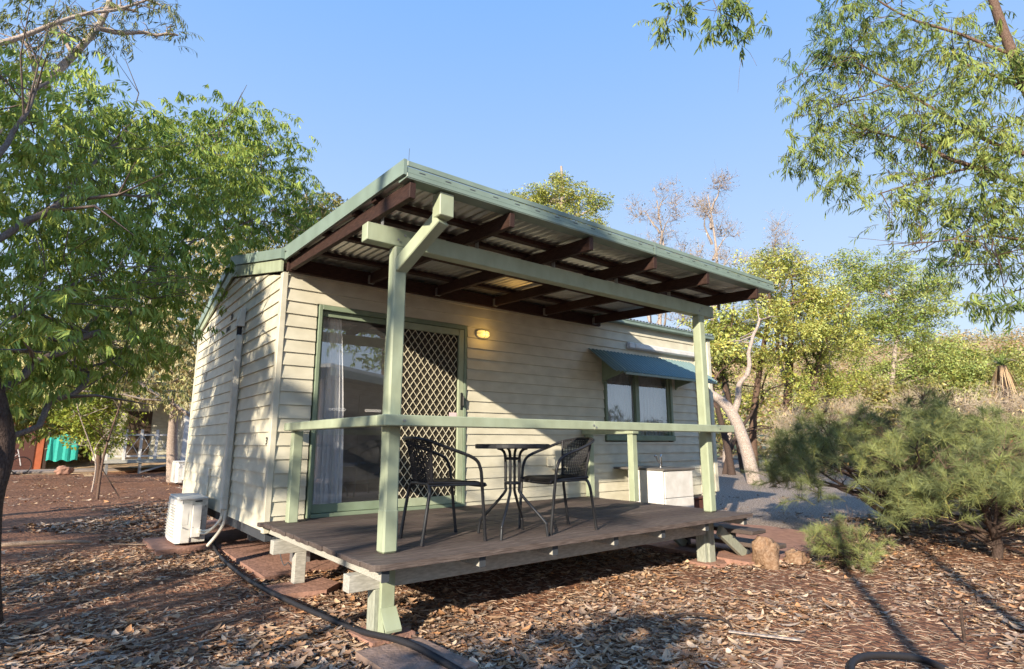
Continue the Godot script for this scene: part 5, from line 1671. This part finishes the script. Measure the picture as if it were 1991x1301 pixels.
	auto_tree("leafy_tree", "pale olive tree at mid distance behind the left gum's crown", "trees behind the cabin", Vector3(2.2, 0, -9.0), 0.07, M.bark_pale, CL_LEFTMID, big, 75, Color(0.26, 0.29, 0.12), Color(0.56, 0.54, 0.30), 0.75, 0.5, 6)
	# white leaning trunk
	var W := thing("white_gum", "smooth white leaning gum trunk with a fork, right of the cabin", "tree", Vector3(12.75, ground_y(12.75, -2.45) - 0.05, -2.45))
	o = Vector3(14.05, W.position.y, -3.2)
	part("trunk", pipe(smooth_path([Vector3.ZERO, Vector3(13.98, 1.15, -3.35) - o, Vector3(13.82, 2.05, -3.6) - o, Vector3(13.55, 2.55, -4.0) - o, Vector3(13.2, 2.9, -4.5) - o, Vector3(12.9, 3.6, -5.0) - o], 4), expand([0.19, 0.155, 0.145, 0.10, 0.085, 0.06], 4), 14), M.bark_pale, W)
	part("branch", pipe(smooth_path([Vector3(13.86, 1.95, -3.55) - o, Vector3(13.92, 2.35, -3.42) - o, Vector3(13.96, 2.75, -3.38) - o, Vector3(14.06, 2.98, -3.2) - o], 4), expand([0.095, 0.08, 0.07, 0.05], 4), 12), M.bark_pale, W)
	limb(W, Vector3(12.9, 3.6, -5.0) - o, Vector3(12.6, 5.6, -5.4) - o, 0.08, 0.03, M.bark_pale, 0.1, 8, 0.8)
	limb(W, Vector3(14.06, 2.98, -3.2) - o, Vector3(14.6, 4.6, -3.0) - o, 0.07, 0.03, M.bark_pale, 0.1, 8, 0.8)
	# bare pale trees against the sky
	var k := 0
	for e in [[Vector3(15.6, 0, -7.2), 10.2, 0.14], [Vector3(17.2, 0, -6.0), 10.4, 0.17], [Vector3(19.5, 0, -4.8), 8.6, 0.13]]:
		var base: Vector3 = e[0]
		base.y = ground_y(base.x, base.z) - 0.05
		var H: float = e[1]
		var t := thing("bare_gum", ["thin bare pale gum above the gutter, left of the taller one", "tall bare pinkish gum rising behind the verandah roof end", "bare forked pale gum among the lime leaves"][k], "tree", base, 0.0, "nearly leafless gums")
		var p := [Vector3.ZERO, Vector3(0.2, H * 0.25, 0.1), Vector3(-0.1, H * 0.5, -0.1), Vector3(0.15, H * 0.75, 0.1), Vector3(0.0, H, 0.0)]
		trunk(t, p, [e[2], e[2] * 0.8, e[2] * 0.55, e[2] * 0.3, 0.02], M.bark_pale, 9)
		var cl := []
		for i in 9:
			var f := 0.45 + 0.06 * i
			var q := Vector3(0.05, H * f, 0.0)
			var a := i * 2.4 + k
			var rr := 1.5 * (1.25 - f)
			var tip := q + Vector3(cos(a) * rr, H * 0.10, sin(a) * rr)
			limb(t, q, tip, e[2] * 0.35, 0.012, M.bark_pale, 0.2, 9, 0.7, 5)
			cl.append([tip.x + base.x, tip.y + base.y, tip.z + base.z, 0.55])
		foliage(t, cl, bare, 26, Color(0.36, 0.28, 0.24), Color(0.52, 0.44, 0.38), 0.9, 0.5)
		k += 1
	# dark trunks of the understorey
	k = 0
	for e in [[Vector3(14.6, 0, -4.2), Vector3(14.35, 3.2, -4.6), 0.12], [Vector3(15.6, 0, -4.4), Vector3(15.4, 4.0, -4.9), 0.11], [Vector3(18.0, 0, -4.4), Vector3(18.3, 5.2, -3.8), 0.20], [Vector3(17.9, 0, -3.9), Vector3(18.7, 4.6, -3.0), 0.14]]:
		var base: Vector3 = e[0]
		base.y = ground_y(base.x, base.z) - 0.05
		var t := thing("dark_trunk_tree", ["leaning dark trunk left of the white leaning gum", "dark trunk immediately behind the white leaning gum", "thick grey trunk right of the white leaning gum", "forked grey trunk leaning right at mid distance"][k], "tree", base, 0.0, "understorey trees")
		var tip: Vector3 = e[1] - base
		trunk(t, [Vector3.ZERO, tip * 0.4 + Vector3(0.1, 0, 0), tip], [e[2], e[2] * 0.8, e[2] * 0.45], M.bark_dark if k < 2 else M.bark_brown)
		for i in 4:
			limb(t, tip * (0.7 + 0.08 * i), tip + Vector3(R.randf_range(-1.2, 1.2), R.randf_range(0.5, 1.8), R.randf_range(-1.2, 1.2)), e[2] * 0.4, 0.012, M.bark_brown, 0.2, 7, 0.6, 5)
		foliage(t, [[e[1].x, e[1].y + 1.0, e[1].z, 1.1]], broad, 60, y_lo, y_hi, 0.75, 0.5)
		k += 1
	# saplings on the left
	for e in [[Vector3(-0.78, 0, -12.6), [Vector3(0, 0, 0), Vector3(0.02, 0.6, 0), Vector3(-0.08, 1.0, 0), Vector3(-0.45, 1.9, 0.1), Vector3(-0.6, 2.4, 0.1)], 0.02, M.bark_pale, "slim white leaning sapling on the leafy ground at left"], [Vector3(-0.76, 0, -10.3), [Vector3(0, 0, 0), Vector3(0.0, 0.7, 0), Vector3(0.05, 1.3, 0), Vector3(0.22, 2.3, 0.1), Vector3(0.35, 3.2, 0.1)], 0.03, M.bark_brown, "brown sapling with thin stem left of the air conditioner"]]:
		var base: Vector3 = e[0]
		base.y = ground_y(base.x, base.z) - 0.03
		var t := thing("sapling", e[4], "tree", base, 0.0, "saplings left of the cabin")
		trunk(t, e[1], [e[2], e[2] * 0.9, e[2] * 0.75, e[2] * 0.5, 0.01], e[3], 8)
		for i in 5:
			var q: Vector3 = e[1][2 + i % 3]
			limb(t, q, q + Vector3(R.randf_range(-0.7, 0.7), R.randf_range(0.2, 0.7), R.randf_range(-0.7, 0.7)), e[2] * 0.4, 0.005, e[3], 0.15, 4, 0.3, 5)
		foliage(t, [[base.x + e[1][4].x, base.y + e[1][4].y, base.z, 0.45]], fine, 60, Color(0.14, 0.2, 0.05), Color(0.3, 0.34, 0.1), 1.0, 0.4)
	# --- needle-leaved shrubs on the right
	k = 0
	for e in [[Vector3(7.6, 0, 2.55), 2.0, 1.75, "large feathery grey-green shrub filling the right side"], [Vector3(4.72, 0, 2.98), 0.30, 0.36, "small feathery shrub beside the tan rocks"], [Vector3(6.5, 0, 3.8), 1.05, 1.15, "feathery shrub at the right edge in front of the large one"], [Vector3(9.6, 0, 3.2), 1.6, 1.5, "feathery shrub behind the large one at the far right"]]:
		var base: Vector3 = e[0]
		base.y = ground_y(base.x, base.z) - 0.02
		var t := thing("needle_shrub", e[3], "shrub", base, 0.0, "feathery shrubs by the drive")
		var rr: float = e[1]
		var hh: float = e[2]
		var cl := []
		var nb := int(9 + 20 * rr * rr * 0.4)
		trunk(t, [Vector3.ZERO, Vector3(0.03, hh * 0.16, 0.02), Vector3(-0.02, hh * 0.32, 0.0)], [0.05 * rr, 0.045 * rr, 0.035 * rr], M.bark_dark, 8)
		for i in nb:
			var a := i * 2.39996
			var f := sqrt((i + 0.5) / nb)
			var tip := Vector3(cos(a) * f * rr, hh * (0.20 + 0.85 * (1.0 - f * f * 0.62) * R.randf_range(0.45, 1.0)), sin(a) * f * rr * 0.85)
			limb(t, Vector3(0, hh * R.randf_range(0.10, 0.3), 0), tip, 0.022 * sqrt(rr), 0.006, M.bark_dark, 0.2, 5, 0.25, 5)
			cl.append([tip.x + base.x, tip.y + base.y, tip.z + base.z, R.randf_range(0.22, 0.40) * (1.0 if rr > 0.6 else 0.55)])
		foliage(t, cl, needles, 200 if rr > 0.6 else 330, Color(0.14, 0.175, 0.10), Color(0.33, 0.38, 0.155), 0.82 if rr > 0.6 else 0.55, 0.55, 0.8, M.needles)
		foliage(t, cl.slice(0, cl.size() / 3), bare, 40, Color(0.16, 0.11, 0.08), Color(0.30, 0.22, 0.16), 0.45, 0.6)
		k += 1
	# --- dry scrub between the trees and the hill
	k = 0
	var dry_names := ["pale leafless scrub bush under the light green tree", "tan dry bush at the foot of the hill", "tangle of dry twigs behind the feathery shrub", "straw-coloured scrub bush left of the light green tree", "low dry bush beside the thick grey trunk", "dry pinkish bush high on the right slope", "dry bush below the grass tree", "dry scrub bush at the far right slope"]
	for e in [Vector3(20.5, 0, -3.4), Vector3(25.5, 0, -3.2), Vector3(18.5, 0, 0.4), Vector3(22.0, 0, -5.0), Vector3(17.0, 0, -2.6), Vector3(29.0, 0, -1.5), Vector3(19.5, 0, 1.6), Vector3(27.0, 0, 1.2)]:
		var base: Vector3 = e
		base.y = ground_y(base.x, base.z) - 0.05
		var t := thing("dry_shrub", dry_names[k], "shrub", base, 0.0, "dry scrub before the hill")
		var cl := []
		for i in 9:
			var a := i * 2.4 + k
			var tip := Vector3(cos(a) * 0.9, R.randf_range(0.8, 2.0), sin(a) * 0.9)
			limb(t, Vector3.ZERO, tip, 0.035, 0.01, M.dry_wood, 0.2, 8, 0.5, 5)
			cl.append([tip.x + base.x, tip.y + base.y, tip.z + base.z, 0.65])
		foliage(t, cl, bare, 60, Color(0.50, 0.40, 0.30), Color(0.72, 0.62, 0.48), 0.85, 0.5)
		k += 1
	# grass tree on the right slope
	var gt := thing("grass_tree", "grass tree with a hanging skirt of dead leaves at right", "tree", Vector3(20.0, ground_y(20.0, 1.43), 1.43))
	var hgt: float = 3.45 - gt.position.y
	trunk(gt, [Vector3.ZERO, Vector3(0.05, hgt * 0.5, 0), Vector3(0, hgt, 0)], [0.14, 0.12, 0.11], M.bark_dark, 9)
	var up := MB.new()
	var skirt := MB.new()
	for i in 70:
		var a := R.randf() * TAU
		var d := Vector3(cos(a), R.randf_range(0.1, 1.6), sin(a)).normalized()
		up.leaf(Vector3(0, hgt, 0), d, Vector3.UP, R.randf_range(0.5, 0.85), 0.014, R.randf_range(0.1, 0.5), Color(0.16, 0.22, 0.07) * R.randf_range(0.7, 1.2))
		skirt.leaf(Vector3(cos(a), 0, sin(a)) * 0.12 + Vector3(0, hgt - 0.02, 0), Vector3(cos(a) * R.randf_range(0.15, 0.5), -1, sin(a) * R.randf_range(0.15, 0.5)), Vector3(cos(a), 0.2, sin(a)), R.randf_range(0.5, 1.2), 0.014, 0.05, Color(0.50, 0.36, 0.22) * R.randf_range(0.7, 1.1))
	part("leaf_crown", up, M.foliage, gt)
	part("dead_leaf_skirt", skirt, M.litter, gt)
	# --- far scrub on the hill: one mass
	var places := []
	var tints := []
	for i in 1100:
		var a := R.randf_range(-0.75, 0.30)
		var d := R.randf_range(34.0, 165.0)
		var x := -1.6 + cos(a) * d
		var z := 5.0 + sin(a) * d
		var s := R.randf_range(1.2, 4.2)
		places.append(Transform3D(Basis(Vector3.UP, R.randf() * TAU).scaled(Vector3(s, s * R.randf_range(0.7, 1.3), s)), Vector3(x, ground_y(x, z) + s * 0.12, z)))
		var g := R.randf()
		tints.append(Color(0.52, 0.44, 0.30).lerp(Color(0.32, 0.38, 0.15), g) if R.randf() < 0.5 else Color(0.60, 0.46, 0.34).lerp(Color(0.68, 0.57, 0.38), g))
	var hill := Node3D.new()
	hill.name = "hill_scrub"
	add_child(hill)
	tag(hill, "far mass of dry scrub and bushes covering the hill at right", "scrub")
	hill.set_meta("kind", "stuff")
	scatter(hill, "scrub", [spray_broad(41, 190, 0.10, 0.03, 0.7), spray_broad(42, 210, 0.09, 0.03, 0.8)], M.foliage, places, tints)
	# far woodland closing the view on the left and behind the cabin
	places = []
	tints = []
	for i in 1500:
		var a := R.randf_range(-1.75, -0.62)
		var d := R.randf_range(36.0, 75.0)
		var x := -1.6 + cos(a) * d
		var z := 5.0 + sin(a) * d
		var s := R.randf_range(2.0, 4.5)
		places.append(Transform3D(Basis(Vector3.UP, R.randf() * TAU).scaled(Vector3.ONE * s), Vector3(x, ground_y(x, z) + R.randf_range(0.0, 5.5), z)))
		tints.append(Color(0.20, 0.24, 0.09).lerp(Color(0.55, 0.49, 0.30), R.randf()))
	var wood := Node3D.new()
	wood.name = "far_woodland"
	add_child(wood)
	tag(wood, "far belt of mixed woodland closing the view on the left", "woodland")
	wood.set_meta("kind", "stuff")
	scatter(wood, "woodland", [spray_broad(43, 150, 0.13, 0.03, 0.8), spray_broad(44, 170, 0.12, 0.03, 0.9)], M.foliage, places, tints)
	# --- trees outside the frame towards the sun, whose shade dapples the cabin and the ground
	k = 0
	for e in SHADERS:
		var cl := []
		var bs: Vector3 = e[0]
		for c in e[2]:
			cl.append([bs.x + c[0], c[1], bs.z + c[2], c[3]])
		auto_tree("shade_gum", ["gum tree standing left of the frame, shading the cabin gable", "thin gum beyond the shading gum, left of the frame", "low leafy sapling left of the frame, shading the soil", "low leafy sapling behind the camera, shading the front litter", "slim gum nearest behind the camera", "taller slim gum just behind the nearest one behind the camera", "gum far left of the frame, shading the rear ground", "large gum standing across the way behind the camera"][k], "gums outside the view", bs, e[1], M.bark_brown, cl, big, e[3], g_lo, g_hi, 1.0, 0.4, 6)
		k += 1


# ------------------------------------------------------------------ leaf litter
func litter_leaf(seed_: int, L: float, W: float, curl: float) -> ArrayMesh:
	var r := RandomNumberGenerator.new()
	r.seed = seed_
	var b := MB.new()
	var n := 4
	for i in n + 1:
		var f := float(i) / n
		var w := W * sin(PI * clampf(f * 0.92 + 0.06, 0, 1)) + 0.0008
		var x := (f - 0.5) * L
		var y := curl * L * (pow(f - 0.5, 2.0) * 2.0) + 0.004
		var bend := 0.12 * L * sin(f * 3.0 + seed_)
		for s in [-1.0, 0.0, 1.0]:
			b.v.append(Vector3(x, y + (absf(s) * W * curl * 0.9), bend + s * w))
			b.n.append(Vector3(0, 1, 0))
			b.u.append(Vector2.ZERO)
			b.c.append(Color.WHITE)
	for i in n:
		for s in 2:
			var k := i * 3 + s
			b.idx.append_array([k, k + 3, k + 4, k, k + 4, k + 1])
	for q in b.n.size():
		b.n[q] = Vector3.ZERO
	for k in range(0, b.idx.size(), 3):
		var p := b.v[b.idx[k]]
		var nn := (b.v[b.idx[k + 2]] - p).cross(b.v[b.idx[k + 1]] - p)
		for e in 3:
			b.n[b.idx[k + e]] += nn
	for k in b.n.size():
		b.n[k] = b.n[k].normalized()
	return b.mesh()

func blocked(x: float, z: float) -> bool:
	if x > -0.02 and x < 7.2 and z < -0.1 and z > -4.6:
		return true
	if x > -0.62 and x < 0.0 and z < -1.93 and z > -2.98:
		return true
	if x > 4.0 and x < 6.5 and z > 0.3 and z < 2.4:
		return true
	return false

func build_litter() -> void:
	var kinds := [litter_leaf(1, 0.12, 0.013, 0.16), litter_leaf(2, 0.09, 0.019, 0.28), litter_leaf(3, 0.14, 0.013, 0.1), litter_leaf(4, 0.075, 0.026, 0.3), litter_leaf(5, 0.055, 0.010, 0.08), litter_leaf(6, 0.10, 0.006, 0.08)]
	var tones := [Color(0.46, 0.30, 0.19), Color(0.56, 0.40, 0.26), Color(0.33, 0.20, 0.13), Color(0.62, 0.48, 0.35), Color(0.36, 0.29, 0.235), Color(0.48, 0.26, 0.13), Color(0.22, 0.145, 0.10), Color(0.28, 0.20, 0.155), Color(0.27, 0.17, 0.11)]
	var drift := FastNoiseLite.new()
	drift.seed = 77
	drift.frequency = 0.28
	drift.fractal_octaves = 3
	var places := []
	var tints := []
	var tries := 0
	while places.size() < 135000 and tries < 420000:
		tries += 1
		# thick near the camera, thinning with distance
		var d := 0.9 + 13.0 * pow(R.randf(), 1.35)
		var a := R.randf_range(-2.35, -0.02)
		if tries % 9 == 0:
			d = R.randf_range(12.0, 30.0)
		var x := -1.585 + 0.0 + cos(a) * d
		var z := 5.70 + sin(a) * d
		if blocked(x, z):
			continue
		if x > 7.0 and d > 9.0 and z < 1.5 and z > -8.0 and R.randf() < 0.6:
			continue
		var dn := drift.get_noise_2d(x, z)
		if R.randf() > 0.54 + 2.1 * dn:
			continue
		var lift := R.randf() * R.randf() * 0.022
		var bs := Basis(Vector3.UP, R.randf() * TAU) * Basis(Vector3.RIGHT, R.randfn() * 0.17) * Basis(Vector3.BACK, R.randfn() * 0.12)
		if R.randf() < 0.3:
			bs = bs * Basis(Vector3.RIGHT, PI)
		var s := lerpf(0.32, 1.2, pow(R.randf(), 2.3)) * (1.0 if d < 9.0 else 1.5)
		places.append(Transform3D(bs.scaled(Vector3.ONE * s), Vector3(x, ground_y(x, z) + 0.006 + lift, z)))
		var c: Color = tones[R.randi() % tones.size()]
		tints.append(c * R.randf_range(0.7, 1.2))
	var o := Node3D.new()
	o.name = "leaf_litter"
	add_child(o)
	tag(o, "brown and grey fallen gum leaves strewn over the red earth", "leaf litter")
	o.set_meta("kind", "stuff")
	scatter(o, "fallen_leaves", kinds, M.litter, places, tints)
	# wood chips and twig bits
	places = []
	tints = []
	for i in 26000:
		var d := 0.8 + 7.5 * R.randf()
		var a := R.randf_range(-2.2, -0.05)
		var x := -1.585 + cos(a) * d
		var z := 5.70 + sin(a) * d
		if blocked(x, z):
			continue
		places.append(Transform3D((Basis(Vector3.UP, R.randf() * TAU) * Basis(Vector3.BACK, R.randfn() * 0.15)).scaled(Vector3(R.randf_range(0.3, 1.5), 1, 1)), Vector3(x, ground_y(x, z) + 0.006, z)))
		tints.append(Color(0.44, 0.33, 0.25) * R.randf_range(0.4, 1.3))
	var chip := MB.new()
	chip.tube([Vector3(-0.03, 0, 0), Vector3(0.0, 0.002, 0.002), Vector3(0.03, 0, 0)], [0.002, 0.003, 0.0015], 4)
	scatter(o, "twig_bits", [chip.mesh()], M.litter, places, tints)
	# the largest single leaves
	var bigleaf := litter_leaf(9, 0.20, 0.045, 0.45)
	var nn := 0
	for e in [["broad pale dry leaf on the litter in the left foreground", Vector3(-0.45, 0, 2.35), 0.9, 0.3], ["curled tan leaf on the litter under the deck's front edge", Vector3(1.55, 0, 2.55), 0.75, 1.2], ["pale curled leaf beside the lower right bark strip", Vector3(1.75, 0, 3.25), 0.6, 2.0], ["grey curled leaf near the bottom edge, right of the concrete pad", Vector3(1.0, 0, 3.15), 0.6, 0.8], ["large tan leaf near the tan rocks", Vector3(3.9, 0, 2.95), 0.7, 2.6]]:
		var p: Vector3 = e[1]
		p.y = ground_y(p.x, p.z) + 0.02
		var l := single("fallen_leaf", bigleaf, M.dry_wood, e[0], "leaf", "large fallen leaves")
		l.transform = Transform3D(Basis(Vector3.UP, e[3]).scaled(Vector3.ONE * e[2]), p)
		nn += 1
